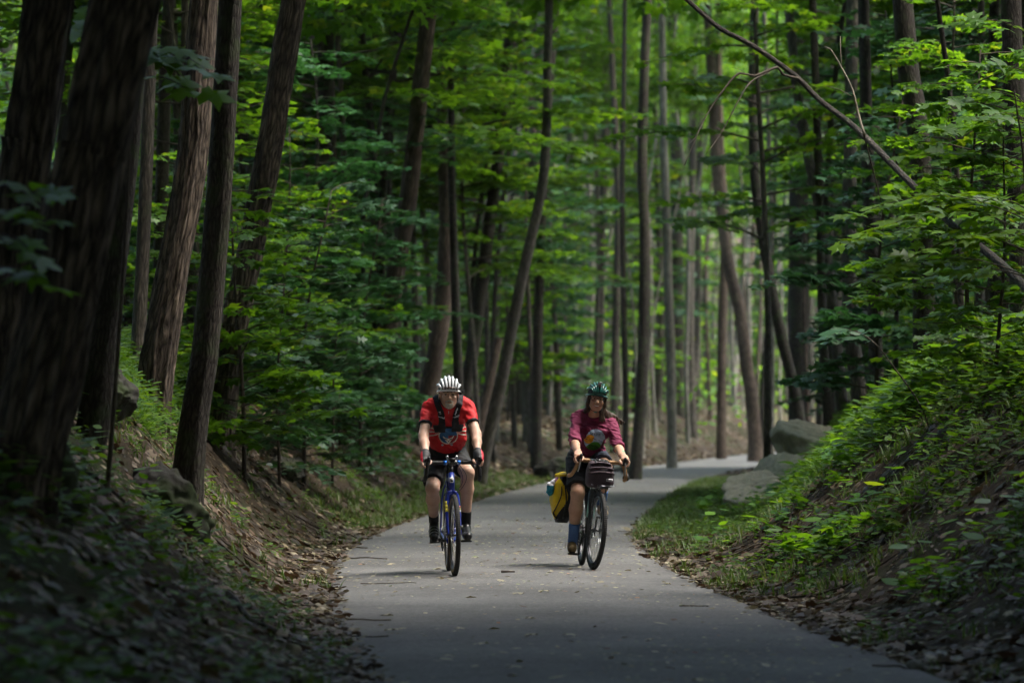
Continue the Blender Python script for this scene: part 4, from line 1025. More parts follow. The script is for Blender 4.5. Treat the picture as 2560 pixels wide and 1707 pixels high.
# herbs: sprigs of small leaves; template meshes repeated into one stuff object per kind
def sprig(seed, n, h, leaf, T, spread):
    rr = np.random.default_rng(seed); z = np.sort(rr.random(n)) * h + 0.02
    a = np.arange(n) * 2.4 + rr.normal(0, .4, n)
    P = np.c_[np.cos(a) * spread * rr.random(n), np.sin(a) * spread * rr.random(n), z]
    Dd = np.c_[np.cos(a), np.sin(a), rr.normal(0.1, 0.25, n)]; U = np.c_[rr.normal(0, .3, n), rr.normal(0, .3, n), np.ones(n)]
    return place_leaves(P, Dd, U, leaf * rr.uniform(0.6, 1.2, n), T)
def scatter(tpls, X, Y, S_):
    parts = []; w = r.integers(0, len(tpls), len(X)); Z = surf(X, Y) - 0.01
    for i, (TV, TF) in enumerate(tpls):
        k = w == i
        if not k.any(): continue
        a = r.uniform(0, 6.283, k.sum()); c, s_ = np.cos(a), np.sin(a); sc = S_[k]
        V = np.stack([TV[None, :, 0] * c[:, None] - TV[None, :, 1] * s_[:, None], TV[None, :, 0] * s_[:, None] + TV[None, :, 1] * c[:, None], np.broadcast_to(TV[None, :, 2], (k.sum(), len(TV)))], -1) * sc[:, None, None]
        V = V + np.c_[X[k], Y[k], Z[k]][:, None, :]
        F = TF[None] + (np.arange(k.sum()) * len(TV))[:, None, None]
        parts.append((V.reshape(-1, 3), F.reshape(-1, TF.shape[1])))
    return join(parts)
HERBS = [sprig(201 + i, 11, 0.24, 0.095, OVAL, 0.05) for i in range(3)] + [sprig(211 + i, 10, 0.16, 0.06, LANCE, 0.05) for i in range(2)]
FERN = [sprig(221 + i, 16, 0.34, 0.10, LANCE, 0.06) for i in range(3)]
X, Y, d, sg = samp(34000, 14, 66, 0.15, 5.5, 1.1)
clump = fbm(X * 0.9, Y * 0.6, 8.0, 3)
wR = np.clip(0.05 + 0.60 * sstep((d - 1.6) / 1.0) + 0.60 * clump, 0, 1); wR = np.where(Y < 27, wR * 0.8, wR)
wL = np.clip(0.02 + 0.65 * sstep((d - 1.8) / 0.8) + 0.42 * clump, 0, 1)
wL = np.where(Y < 27, np.clip(wL + 0.16, 0, 1), wL); k = r.random(len(X)) < np.where(sg > 0, wR, wL); X, Y, d = X[k], Y[k], d[k]
o = link('herbs', np_mesh('herbs', *scatter(HERBS, X, Y, r.uniform(0.5, 1.25, len(X)) * np.clip(0.55 + 0.3 * d, 0.5, 1.3)), [LEAF_HERB], smooth=False)); tag(o, 'green herbs and seedlings growing over the banks', 'ground cover', kind='stuff')
# darker broad herbs and seedlings mixed through the right bank
X, Y, d, sg = samp(9000, 18, 60, 0.7, 5.0, 1.1)
clump = fbm(X * 0.8 + 5, Y * 0.5, 2.0, 3); k = (sg > 0) & (r.random(len(X)) < np.clip(-0.25 + 0.5 * sstep((d - 1.2) / 1.4) + 0.8 * clump, 0, 1)); X, Y = X[k], Y[k]
BROAD = [sprig(231 + i, 9, 0.34, 0.15, T_, 0.07) for i, T_ in enumerate((OVAL, MAPLE, LANCE))]
o = link('seedlings', np_mesh('seedlings', *scatter(BROAD, X, Y, r.uniform(0.45, 1.2, len(X))), [LEAF_MAPLE], smooth=False)); tag(o, 'darker broad leaved seedlings mixed through the right bank', 'ground cover', kind='stuff')
# bright ferny patch high on the left bank
n = 1500; Dd = r.uniform(31, 46, n); xs = at(r.uniform(220, 760, n), Dd); Y = Dd
dl = -sd(xs, Y) - HALF; k = (dl > 1.5); X, Y = xs[k], Y[k]
o = link('ferns', np_mesh('ferns', *scatter(FERN, X, Y, r.uniform(0.6, 1.15, len(X))), [LEAF_HERB], smooth=False)); tag(o, 'feathery green ferns at the top of the left bank', 'ferns', kind='stuff')
# verge grass
def blade(): return np.array([(0, -0.006, 0), (0, 0.006, 0), (0.03, 0.004, 0.06), (0.03, -0.004, 0.06), (0.075, 0, 0.10)]), np.array([(0, 1, 2), (0, 2, 3), (3, 2, 4)])
tv, tf = blade(); GT = []
for i in range(3):
    parts = []
    for j in range(9):
        a = r.uniform(0, 6.28); q = tv.copy(); sc = r.uniform(0.6, 1.3); q = (q * sc) @ rotz(a).T + np.array([r.normal(0, .03), r.normal(0, .03), 0]); parts.append((q, tf))
    v, f = join(parts); GT.append((v, f[0]))
X, Y, d, sg = samp(60000, 14, 80, 0.0, 3.2, 1.0)
cl = fbm(X * 1.1, Y * 0.7, 4.0, 3)
w = np.where((sg > 0) & (Y > 42) & (d < 1.7), 0.9, np.clip(0.10 + 0.4 * cl, 0, 1)); w = np.where(sg < 0, np.clip(w - 0.12, 0, 1) * 0.55, w); w = np.where((sg < 0) & (Y > 46) & (d < 0.9), np.maximum(w, 0.45), w); w = np.where(Y < 28, w * 0.6, w)
k = r.random(len(X)) < w * 0.8; X, Y = X[k], Y[k]
o = link('grass', np_mesh('grass', *scatter(GT, X, Y, r.uniform(0.5, 1.15, len(X))), [GRASS_M], smooth=False)); tag(o, 'short grass on the verges and in tufts on the banks', 'grass', kind='stuff')
# gravel on the right verge
mb = MB(); rr = random.Random(9)
for i in range(900):
    y = rr.gauss(47.5, 2.2); x = float(path_x(y)) + HALF + abs(rr.gauss(0.75, 0.3)); s_ = rr.uniform(0.008, 0.03)
    z = float(surf(x, y)); mb.ell((x, y, z + s_ * 0.3), (s_, s_ * rr.uniform(0.6, 1), s_ * 0.6), nu=5, nv=3)
o = mb.build('gravel', [ROCK_GREY], smooth=False); tag(o, 'washed grey gravel on the right verge', 'gravel', kind='stuff')
# ------------------------------------------------------------------ bicycles
M_BLUE = mat_plain('blue_paint', (0.012, 0.035, 0.36), 0.28, coat=0.5, var=0.05)
M_BLACK = mat_plain('black_metal', (0.018, 0.018, 0.02), 0.38, spec=0.5)
M_RUB = mat_plain('tyre_rubber', (0.028, 0.027, 0.027), 0.75, var=0.3, scale=90, bump=0.4)
M_TAN = mat_plain('tan_sidewall', (0.34, 0.23, 0.10), 0.7)
M_STEEL = mat_plain('steel', (0.50, 0.51, 0.52), 0.28, metal=1.0)
M_DSTEEL = mat_plain('dark_steel', (0.10, 0.10, 0.11), 0.35, metal=1.0)
M_CORK = mat_plain('tan_bar_tape', (0.36, 0.205, 0.095), 0.7, var=0.2, scale=60, bump=0.3)
M_TAPE = mat_plain('black_bar_tape', (0.016, 0.016, 0.018), 0.65, bump=0.3, scale=80)
M_HOOD = mat_plain('black_rubber', (0.014, 0.014, 0.015), 0.55)
M_GFRAME = mat_plain('dark_frame_paint', (0.02, 0.025, 0.026), 0.3, coat=0.4)
M_YEL = mat_plain('yellow_decal', (0.72, 0.60, 0.06), 0.4)
M_ORANGE = mat_plain('orange_decal', (0.75, 0.14, 0.02), 0.4)
M_WHITE = mat_plain('white_print', (0.75, 0.75, 0.74), 0.5, var=0.04)
M_BLUEANO = mat_plain('blue_anodised', (0.02, 0.16, 0.65), 0.3, metal=0.6)
M_MINT = mat_plain('mint_plastic', (0.20, 0.48, 0.40), 0.35)

def steer_fn(a, yp=0.05, zp=0.345):
    """turn about the steering axis"""
    ax = Vector((0, 0.309, 0.951)).normalized(); Mx = np.array(Matrix.Rotation(a, 3, ax)); o = np.array((0, yp, zp))
    return lambda V: (V - o) @ Mx.T + o
ident = lambda V: V
def drop_bar(yb, zb, half, flare):
    return lambda sx: [(0, yb, zb), (sx * .06, yb, zb), (sx * (half - .05), yb, zb), (sx * (half - .012), yb - .022, zb - .001), (sx * half, yb - .06, zb - .006), (sx * (half + .004), yb - .088, zb - .022), (sx * (half + .01 + flare * .3), yb - .096, zb - .055), (sx * (half + .015 + flare * .6), yb - .080, zb - .10), (sx * (half + .02 + flare * .9), yb - .035, zb - .138), (sx * (half + .024 + flare), yb + .03, zb - .148)]

def wheel(parent, c, steer, wall, tyre_r, name='wheel', rotor=True):
    cx, cy, cz = c; Rr = cz
    w = empty(name, (0, 0, 0), parent)
    mb = MB(); mb.ring(c, Rr - tyre_r, tyre_r, 96, 12, 0); n0 = mb.n
    # tread blocks round the crown of the tyre
    for i in range(120):
        t = 2 * math.pi * i / 120; ct, stt = math.cos(t), math.sin(t)
        for xx in (-0.55, 0, 0.55):
            off = tyre_r * math.cos(xx * 0.9) - tyre_r
            q = (cx + xx * tyre_r, cy + ct * (Rr + off - .0008), cz + stt * (Rr + off - .0008))
            mb.box(q, (tyre_r * 0.34, 0.010, 0.004), 0, Matrix.Rotation(t - math.pi / 2, 3, 'X'))
    mb.xform(steer); mb.build('tyre', [M_RUB], w)
    if wall is not None:
        mb = MB()
        for sx in (-1, 1): mb.ring((cx + sx * tyre_r * .62, cy, cz), Rr - tyre_r * 1.75, tyre_r * .42, 72, 6, 0, flat=1.0)
        mb.xform(steer); mb.build('sidewall', [wall], w)
    mb = MB()
    for sx in (-1, 1): mb.ring((cx + sx * .009, cy, cz), Rr - tyre_r * 2 - .010, .010, 72, 6, 0)
    mb.ring((cx, cy, cz), Rr - tyre_r * 2 - .020, .007, 72, 6, 0); mb.xform(steer); mb.build('rim', [M_BLACK if wall is not None else M_DSTEEL], w)
    mb = MB(); mb.tube([(cx - .055, cy, cz), (cx + .055, cy, cz)], .011, 10); mb.tube([(cx - .034, cy, cz), (cx - .03, cy, cz)], .026, 14); mb.tube([(cx + .03, cy, cz), (cx + .034, cy, cz)], .026, 14)
    mb.xform(steer); mb.build('hub', [M_DSTEEL], w)
    mb = MB(); ns = 28
    for i in range(ns):
        t = 2 * math.pi * i / ns; sx = 1 if i % 2 else -1; t2 = t + (0.9 if (i // 2) % 2 else -0.9)
        a = (cx + sx * .032, cy + .024 * math.cos(t2), cz + .024 * math.sin(t2)); b = (cx, cy + (Rr - tyre_r * 2 - .02) * math.cos(t), cz + (Rr - tyre_r * 2 - .02) * math.sin(t))
        mb.tube([a, b], .0014, 4)
    mb.xform(steer); o = mb.build('spokes', [M_STEEL], w)
    if rotor:
        mb = MB(); mb.ring((cx + .045, cy, cz), .072, .008, 40, 6, 0, flat=0.2)
        for i in range(6):
            t = i * math.pi / 3; mb.tube([(cx + .044, cy, cz), (cx + .045, cy + .07 * math.cos(t + .4), cz + .07 * math.sin(t + .4))], .004, 5)
        mb.xform(steer); mb.build('brake_disc', [M_STEEL], w)
    return w

def bicycle(loc, yaw, roll, steer_a, woman):
    root = empty('bicycle', loc); root.rotation_mode = 'XYZ'
    root.matrix_world = Matrix.Translation(loc) @ Matrix.Rotation(yaw, 4, 'Z') @ Matrix.Rotation(roll, 4, 'Y')
    st = steer_fn(steer_a)
    P_ = M_GFRAME if woman else M_BLUE
    HT, HB, BB, SC, RA = np.array((0, .232, .868)), np.array((0, .19, .725)), np.array((0, .60, .278)), np.array((0, .775, .80)), np.array((0, 1.02, .345))
    # frame
    mb = MB()
    mb.tube([HB - (0, .004, .012), HT], .0255, 16); mb.tube([HT + (0, .01, -.03), SC], .0165, 12)
    mb.tube([HB + (0, .008, .025), BB], .021, 14); mb.tube([BB, SC + (0, .02, .05)], .017, 12)
    for sx in (-1, 1):
        mb.tube(catmull([SC + (sx * .012, .004, -.01), SC + (sx * .05, .09, -.15), RA + (sx * .062, 0, .02)], .05), .0085, 8)
        mb.tube(catmull([BB + (sx * .03, .02, 0), BB + (sx * .05, .15, .02), RA + (sx * .062, 0, -.01)], .05), .0105, 8)
        mb.box(RA + (sx * .062, 0, 0), (.008, .05, .06))
    mb.tube([BB - (.036, 0, 0), BB + (.036, 0, 0)], .022, 14)
    fr = mb.build('frame', [P_], root)
    if not woman:
        mb = MB()                                   # white badge with a dark mark on the head tube
        c = (HT + HB) / 2 + np.array((0, -.0268, .012)); tl = Matrix.Rotation(R(-17), 3, 'X')
        mb.box(c, (.034, .004, .046), 0, tl); mb.box(c + (0, -.003, 0), (.022, .003, .030), 1, tl); mb.box(c + (.003, -.0048, .004), (.008, .003, .014), 0, tl); mb.box(c + (-.004, -.0048, -.008), (.010, .003, .006), 0, tl)
        mb.build('head_badge', [M_WHITE, M_BLACK], fr)
    # fork
    mb = MB(); crown = np.array((0, .168, .70))
    mb.tube([HB, crown + (0, .004, .018)], .021, 12)
    for sx in (-1, 1):
        mb.tube(catmull([crown + (0, .002, .012), crown + (sx * .032, 0, -.002), crown + (sx * .048, -.018, -.06), (sx * .054, .085, .50), (sx * .052, .0, .345)], .04), np.interp(np.linspace(0, 1, len(catmull([crown + (0, .002, .012), crown + (sx * .032, 0, -.002), crown + (sx * .048, -.018, -.06), (sx * .054, .085, .50), (sx * .052, .0, .345)], .04))), [0, .3, 1], [.017, .016, .010]), 10, 0)
    mb.xform(st); fk = mb.build('fork', [P_], root)
    if not woman:
        for sx, mm in ((-1, [M_YEL, M_YEL, M_YEL]), (1, [M_ORANGE, M_YEL, M_WHITE])):
            mb = MB()
            for j in range(3):
                z0 = .585 - j * .018 if sx > 0 else .625 - j * .03
                zl = .014 if sx > 0 else .028
                yy = lambda z: np.interp(z, [.50, .64], [.085, .15])
                mb.tube([(sx * .0525, yy(z0), z0), (sx * .0530, yy(z0 - zl), z0 - zl)], .0150, 10, j)
            mb.xform(st); mb.build('decal', mm, fk)
    wall = M_TAN if not woman else None
    wheel(root, (0, 0, .345), st, wall, .021 if not woman else .0205)
    wheel(root, (0, 1.02, .345), ident, wall, .021 if not woman else .0205)
    # stem, bars, hoods, levers
    yb, zb = (.15, .957) if not woman else (.14, .955)
    half = .213 if not woman else .200; fl = 0.0 if not woman else .03
    bar = drop_bar(yb, zb, half, fl)
    mb = MB(); mb.tube([HT + (0, -.002, 0), HT + (0, .012, .055)], .0185, 14); mb.tube([HT + (0, .011, .05), HT + (0, .014, .085)], .017, 12); mb.tube([HT + (0, .012, .07), (0, yb + .01, zb)], .0165, 12)
    mb.tube([(-.024, yb, zb), (.024, yb, zb)], .023, 14); mb.xform(st); mb.build('stem', [M_BLACK], root)
    mb = MB(); mb.tube([(-.10, yb, zb), (.10, yb, zb)], .0155, 12, 0)
    if not woman:
        for sx in (-1, 1): mb.tube([(sx * .046, yb, zb), (sx * .072, yb, zb)], .0185, 12, 1)
    mb.xform(st); hb = mb.build('handlebar', [M_BLACK if not woman else M_STEEL, M_BLUEANO], root)
    for sx in (-1, 1):
        pp = np.array(bar(sx)); C = catmull(pp[(1 if not woman else 1):], .012)
        C = C[np.abs(C[:, 0]) > .078] if True else C
        mb = MB(); mb.tube(C, .0168, 12); mb.ell(C[-1], (.018, .018, .018)); mb.xform(st); mb.build('bar_tape', [M_TAPE if not woman else M_CORK], hb)
        h0 = pp[5]
        mb = MB(); q = catmull([h0 + (0, .035, .012), h0 + (0, -.01, .018), h0 + (sx * -.002, -.055, .035), h0 + (sx * -.003, -.075, .062)], .012)
        mb.tube(q, np.interp(np.linspace(0, 1, len(q)), [0, .3, .75, 1], [.016, .019, .018, .014]), 12, flat=1.15); mb.ell(q[-1], (.014, .014, .016)); mb.xform(st); mb.build('brake_hood', [M_HOOD], hb)
        mb = MB(); q = catmull([h0 + (0, -.066, .040), h0 + (sx * .002, -.078, .0), h0 + (sx * .006, -.066, -.05), h0 + (sx * .012, -.058, -.085)], .012)
        mb.tube(q, np.linspace(.010, .007, len(q)), 8, flat=.7); mb.xform(st); mb.build('brake_lever', [M_DSTEEL if not woman else M_STEEL], hb)
    # cables
    mb = MB()
    for (a, b, c_, d_) in [((.05, yb - .02, zb), (.115, yb - .075, .84), (.075, .08, .74), (.02, .17, .69)), ((.04, yb - .02, zb), (.085, yb - .06, .83), (.06, .09, .75), (.022, .2, .72)), ((-.05, yb - .02, zb), (-.085, yb - .06, .84), (-.06, .10, .76), (-.022, .2, .72)), ((-.04, yb - .02, zb), (-.07, yb - .05, .85), (-.055, .12, .74), (-.05, .1, .62))]:
        mb.tube(catmull([a, b, c_, d_], .02), .0028, 6)
    mb.xform(st); mb.build('brake_cable', [M_BLACK], root)
    # brakes
    mb = MB(); mb.box((.062, .04, .40), (.03, .05, .05)); mb.xform(st); mb.build('front_brake', [M_BLACK], root)
    # saddle and post
    mb = MB(); mb.tube([SC, (0, .835, .955)], .0135, 10); mb.build('seat_post', [M_BLACK], root)
    mb = MB(); q = np.array([(0, .72, .975), (0, .78, .982), (0, .86, .980), (0, .93, .985), (0, .985, .985)]); mb.tube(q, [.018, .024, .045, .068, .06], 12, flat=.32); mb.build('saddle', [M_BLACK], root)
    # drivetrain; the chain side is the rider's right, on the left of the photograph
    ca = R(90) if not woman else R(0)        # crank angle
    cs = empty('crankset', (0, 0, 0), root)
    mb = MB()
    mb.ring(BB + (-.046, 0, 0), .085, .006, 48, 6, 0, flat=.5); mb.ring(BB + (-.046, 0, 0), .070, .006, 40, 6, 0, flat=.5)
    for i in range(5): t = i * 1.2566; mb.tube([BB + (-.046, 0, 0), BB + (-.046, .08 * math.cos(t), .08 * math.sin(t))], .006, 6)
    mb.build('chainring', [M_DSTEEL], cs)
    for sx in (-1, 1):
        if not woman: dv = np.array((0, .17 if sx < 0 else -.17, .0 if sx > 0 else 0.0))
        else: dv = np.array((0, 0.02, -.17 if sx < 0 else .17))
        e = BB + dv
        mb = MB(); mb.tube([BB + (sx * .05, 0, 0), BB + (sx * .066, 0, 0) * 1 + dv * .5, e + (sx * .072, 0, 0)], [.015, .012, .012], 10, flat=.7); mb.build('crank_arm', [M_BLACK], cs)
        pc = e + (sx * .125, 0, 0)
        pt = R(-25) if (not woman and sx < 0) else R(0)
        mb = MB(); mb.tube([e + (sx * .065, 0, 0), e + (sx * .165, 0, 0)], .007, 8); Mr = Matrix.Rotation(pt, 3, 'X')
        for yy in (-.036, .036): mb.box(pc + np.array(Mr @ Vector((0, yy, 0))), (.085, .012, .018), 0, Mr)
        for xx in (-.04, .04): mb.box(pc + np.array((xx, 0, 0)), (.012, .082, .016), 0, Mr)
        mb.build('pedal', [M_BLACK], cs)
    mb = MB()
    for rr_, xx in ((.022, -.045), (.03, -.040), (.038, -.035), (.046, -.03), (.054, -.026)): mb.ring(RA + (xx, 0, 0), rr_, .003, 28, 5)
    mb.build('cassette', [M_STEEL], root)
    mb = MB()
    mb.tube([BB + (-.046, .0, .088), RA + (-.036, 0, .046)], .0042, 6); mb.tube(catmull([BB + (-.046, 0, -.088), RA + (-.045, -.06, -.12), RA + (-.045, -.01, -.145), RA + (-.045, .02, -.11), RA + (-.04, .04, -.02)], .03), .0042, 6); mb.build('chain', [M_DSTEEL], root)
    mb = MB(); mb.tube(catmull([RA + (-.06, .01, -.02), RA + (-.058, .0, -.07), RA + (-.05, -.01, -.145)], .03), .010, 8); mb.ring(RA + (-.05, -.01, -.145), .02, .005, 20, 6); mb.ring(RA + (-.05, .01, -.07), .02, .005, 20, 6); mb.build('derailleur', [M_BLACK], root)
    # small pieces on the bars
    if not woman:
        mb = MB(); mb.box((0, yb - .005, zb + .028), (.055, .075, .016)); mb.box((0, yb - .005, zb + .0365), (.045, .06, .003), 1); mb.xform(st); mb.build('bike_computer', [M_BLACK, M_DSTEEL], hb, smooth=False)
        for sx in (-1, 1):
            mb = MB(); mb.tube([(sx * .04, yb, zb + .01), (sx * .04, yb + .005, zb + .05)], .007, 8); mb.ell((sx * .04, yb, zb + .05), (.012, .014, .012)); mb.xform(st); mb.build('bar_clamp', [M_STEEL], hb)
            mb = MB(); mb.tube([(sx * .028, yb, zb + .01), (sx * .028, yb - .03, zb + .008)], .010, 10); mb.xform(st); mb.build('bolt', [M_STEEL], hb)
    else:
        mb = MB(); mb.tube([(.225 + .03, yb + .035, zb - .148), (.262, yb + .02, zb - .125)], .006, 6); mb.tube([(.262, yb - .002, zb - .125), (.262, yb + .012, zb - .125)], [.030, .032], 20); mb.xform(st); mb.build('mirror', [M_BLACK], hb)
        for sx in (-1, 1):
            mb = MB(); mb.tube([(sx * .03, yb - .02, zb), (sx * .03, yb - .028, zb + .022)], .008, 8); mb.xform(st); mb.build('bar_clamp', [M_DSTEEL], hb)
        # rack behind
        rk = MB()
        for sx in (-1, 1):
            rk.tube([(sx * .05, .82, .745), (sx * .05, 1.18, .745)], .006, 8)
            rk.tube([(sx * .05, 1.16, .745), RA + (sx * .075, .0, .02)], .005, 8); rk.tube([(sx * .05, .98, .745), RA + (sx * .075, 0, .02)], .005, 8)
        for yv in (.84, .98, 1.16): rk.tube([(-.05, yv, .745), (.05, yv, .745)], .006, 8)
        rk.build('rear_rack', [M_BLACK], root)
        # fenders
        mb = MB()
        for a0, a1, cy in ((R(95), R(215), 1.02), (R(-45), R(110), 1.02)): pass
        for cy, a0, a1 in ((1.02, -25, 165),):
            t = np.radians(np.linspace(a0, a1, 30)); Q = np.c_[np.zeros(30), cy + .365 * np.cos(t), .345 + .365 * np.sin(t)]
            mb.tube(Q, .025, 8, flat=.25)
        mb.build('mudguard', [M_BLACK], root)
        # front rack struts
        mb = MB()
        for sx in (-1, 1): mb.tube([(sx * .058, 0, .36), (sx * .05, -.01, .72)], .005, 8); mb.tube([(sx * .05, -.10, .72), (sx * .05, .10, .72)], .005, 8)
        for yv in (-.10, 0, .10): mb.tube([(-.05, yv, .72), (.05, yv, .72)], .005, 8)
        mb.box((0, -.10, .735), (.10, .012, .02)); mb.xform(st); mb.build('front_rack', [M_DSTEEL], root)
    return root

MAN_LOC, MAN_YAW, MAN_ROLL = Vector((at(1138, 32.6), 32.6, .024)), R(4.0), R(-1.4)
WOM_LOC, WOM_YAW, WOM_ROLL = Vector((at(1484, 34.0), 34.0, .022)), R(5.0), R(3.0)
b1_ = bicycle(MAN_LOC, MAN_YAW, MAN_ROLL, R(3), False)
tag(b1_, 'bright blue drop bar bicycle with tan sidewall tyres under the man in red', 'bicycle')
b2_ = bicycle(WOM_LOC, WOM_YAW, WOM_ROLL, R(7), True)
tag(b2_, 'dark touring bicycle with tan bar tape under the woman in maroon', 'bicycle')

# ------------------------------------------------------------------ bodies: smooth signed distance shapes turned into one skin
class SDF:
    def __init__(s, lo, hi, h):
        s.lo = np.array(lo, float); s.h = h
        s.n = np.ceil((np.array(hi) - s.lo) / h).astype(int) + 1
        s.D = np.full(tuple(s.n), 1.0, np.float32)
    def _box(s, lo, hi):
        a = np.clip(np.floor((np.array(lo) - s.lo) / s.h).astype(int), 0, s.n); b = np.clip(np.ceil((np.array(hi) - s.lo) / s.h).astype(int) + 1, 0, s.n)
        sl = tuple(slice(x, y) for x, y in zip(a, b))
        ax = [s.lo[i] + s.h * np.arange(a[i], b[i]) for i in range(3)]
        return sl, np.meshgrid(*ax, indexing='ij')
    def op(s, sl, d, k, sub=False):
        A = s.D[sl]
        if sub: h = np.clip(0.5 - 0.5 * (A + d) / k, 0, 1); s.D[sl] = A * (1 - h) - d * h + k * h * (1 - h)
        else: h = np.clip(0.5 + 0.5 * (A - d) / k, 0, 1); s.D[sl] = A * (1 - h) + d * h - k * h * (1 - h)
    def cap(s, a, b, ra, rb, k=0.02, sc=(1, 1, 1), cuts=(), inf=0.0, sub=False):
        a, b, sc = np.array(a, float), np.array(b, float), np.array(sc, float)
        ra, rb = ra + inf / max(sc.min(), .5) * 1.0, rb + inf / max(sc.min(), .5) * 1.0
        m = max(ra, rb) * sc + 2.2 * k + 2 * s.h
        sl, X = s._box(np.minimum(a, b) - m, np.maximum(a, b) + m)
        if X[0].size == 0: return
        p = [(X[i] - a[i]) / sc[i] for i in range(3)]; v = (b - a) / sc; L2 = v.dot(v) + 1e-12
        t = np.clip(sum(p[i] * v[i] for i in range(3)) / L2, 0, 1)
        d = np.sqrt(sum((p[i] - t * v[i]) ** 2 for i in range(3))) - (ra + (rb - ra) * t)
        d = d * sc.min()
        for cp, cn in cuts:
            cn = np.array(cn, float); cn /= np.linalg.norm(cn)
            d = np.maximum(d, sum((X[i] - cp[i]) * cn[i] for i in range(3)))
        s.op(sl, d, k, sub)
    def ell(s, c, r, k=0.02, inf=0.0, M=None, cuts=(), sub=False):
        c = np.array(c, float); r = np.array(r, float) + inf; m = r.max() + 2.2 * k + 2 * s.h
        sl, X = s._box(c - m, c + m)
        if X[0].size == 0: return
        p = [X[i] - c[i] for i in range(3)]
        if M is not None: p = [sum(M[j][i] * p[j] for j in range(3)) for i in range(3)]
        k0 = np.sqrt(sum((p[i] / r[i]) ** 2 for i in range(3))); k1 = np.sqrt(sum((p[i] / r[i] ** 2) ** 2 for i in range(3))) + 1e-9
        d = k0 * (k0 - 1) / k1
        for cp, cn in cuts:
            cn = np.array(cn, float); cn /= np.linalg.norm(cn)
            d = np.maximum(d, sum((X[i] - cp[i]) * cn[i] for i in range(3)))
        s.op(sl, d, k, sub)
    def keep_below(s, p, n_):
        ax = [s.lo[i] + s.h * np.arange(s.n[i]) for i in range(3)]; n_ = np.array(n_, float); n_ /= np.linalg.norm(n_)
        d = (ax[0][:, None, None] - p[0]) * n_[0] + (ax[1][None, :, None] - p[1]) * n_[1] + (ax[2][None, None, :] - p[2]) * n_[2]
        s.D = np.maximum(s.D, d.astype(np.float32))
    def mesh(s):
        D = s.D; ins = D < 0
        cnt = sum(ins[a:ins.shape[0] - 1 + a, b:ins.shape[1] - 1 + b, c:ins.shape[2] - 1 + c].astype(np.int8) for a in (0, 1) for b in (0, 1) for c in (0, 1))
        act = np.argwhere((cnt > 0) & (cnt < 8)); idx = np.full(cnt.shape, -1, np.int64); idx[tuple(act.T)] = np.arange(len(act))
        acc = np.zeros((len(act), 3)); num = np.zeros(len(act))
        corners = [(a, b, c) for a in (0, 1) for b in (0, 1) for c in (0, 1)]
        for ca in corners:
            for ax in range(3):
                if ca[ax]: continue
                cb = list(ca); cb[ax] = 1
                va = D[tuple((act + ca).T)]; vb = D[tuple((act + cb).T)]; x = (va < 0) != (vb < 0)
                t = np.where(x, va / np.where(x, va - vb, 1), 0)
                q = np.array(ca, float)[None] + np.zeros((len(act), 3)); q[:, ax] += t
                acc[x] += q[x]; num += x
        V = s.lo + s.h * (act + acc / num[:, None])
        F = []
        for ax in range(3):
            o = [i for i in range(3) if i != ax]
            sa = [slice(1, -1)] * 3; sb = [slice(1, -1)] * 3
            lo_ = [1, 1, 1]; lo_[ax] = 0
            A = ins[tuple(slice(lo_[i], ins.shape[i] - 1) for i in range(3))]
            up = [1, 1, 1]; up[ax] = 1
            hi_ = [ins.shape[i] - 1 for i in range(3)]; hi_[ax] = ins.shape[ax]
            B = ins[tuple(slice(up[i], hi_[i]) for i in range(3))]
            e = np.argwhere(A != B) + lo_
            def cell(d1, d2):
                q = e.copy(); q[:, o[0]] -= d1; q[:, o[1]] -= d2; return idx[tuple(q.T)]
            f = np.stack([cell(1, 1), cell(0, 1), cell(0, 0), cell(1, 0)], 1)
            flip = ins[tuple(e.T)] == (ax != 1)
            f[~flip] = f[~flip][:, ::-1]
            F.append(f)
        F = np.concatenate(F); F = F[(F >= 0).all(1)]
        return V, F
def smooth_mesh(V, F, it=1):
    for _ in range(it):
        A = np.zeros_like(V); n = np.zeros(len(V))
        for i in range(4):
            a, b = F[:, i], F[:, (i + 1) % 4]; np.add.at(A, a, V[b]); np.add.at(n, a, 1); np.add.at(A, b, V[a]); np.add.at(n, b, 1)
        V = 0.5 * V + 0.5 * A / np.maximum(n, 1)[:, None]
    return V
def sdf_obj(name, sdfs, mats, parent, it=1, wrinkle=0.0, wd=(60, 25, 80), matfn=None):
    Vs = []; Fs = []; n = 0
    for s_ in (sdfs if isinstance(sdfs, list) else [sdfs]):
        V, F = s_.mesh(); V = smooth_mesh(V, F, it); Vs.append(V); Fs.append(F + n); n += len(V)
    V = np.concatenate(Vs); F = np.concatenate(Fs)
    if wrinkle:
        Nn = np.zeros_like(V); fn = np.cross(V[F[:, 2]] - V[F[:, 0]], V[F[:, 3]] - V[F[:, 1]])
        for i in range(4): np.add.at(Nn, F[:, i], fn)
        Nn /= np.linalg.norm(Nn, axis=1)[:, None] + 1e-12
        w = np.abs(fbm(V[:, 0] * wd[0] * .25 + V[:, 2] * 5, V[:, 1] * wd[1] * .25, V[:, 2] * wd[2] * .25 + V[:, 0] * 6, 3))
        V = V + Nn * (wrinkle * (0.35 - w))[:, None]
    mi = None if matfn is None else [matfn(V[F].mean(1))]
    return link(name, np_mesh(name, V, [F], mats, mi), parent)

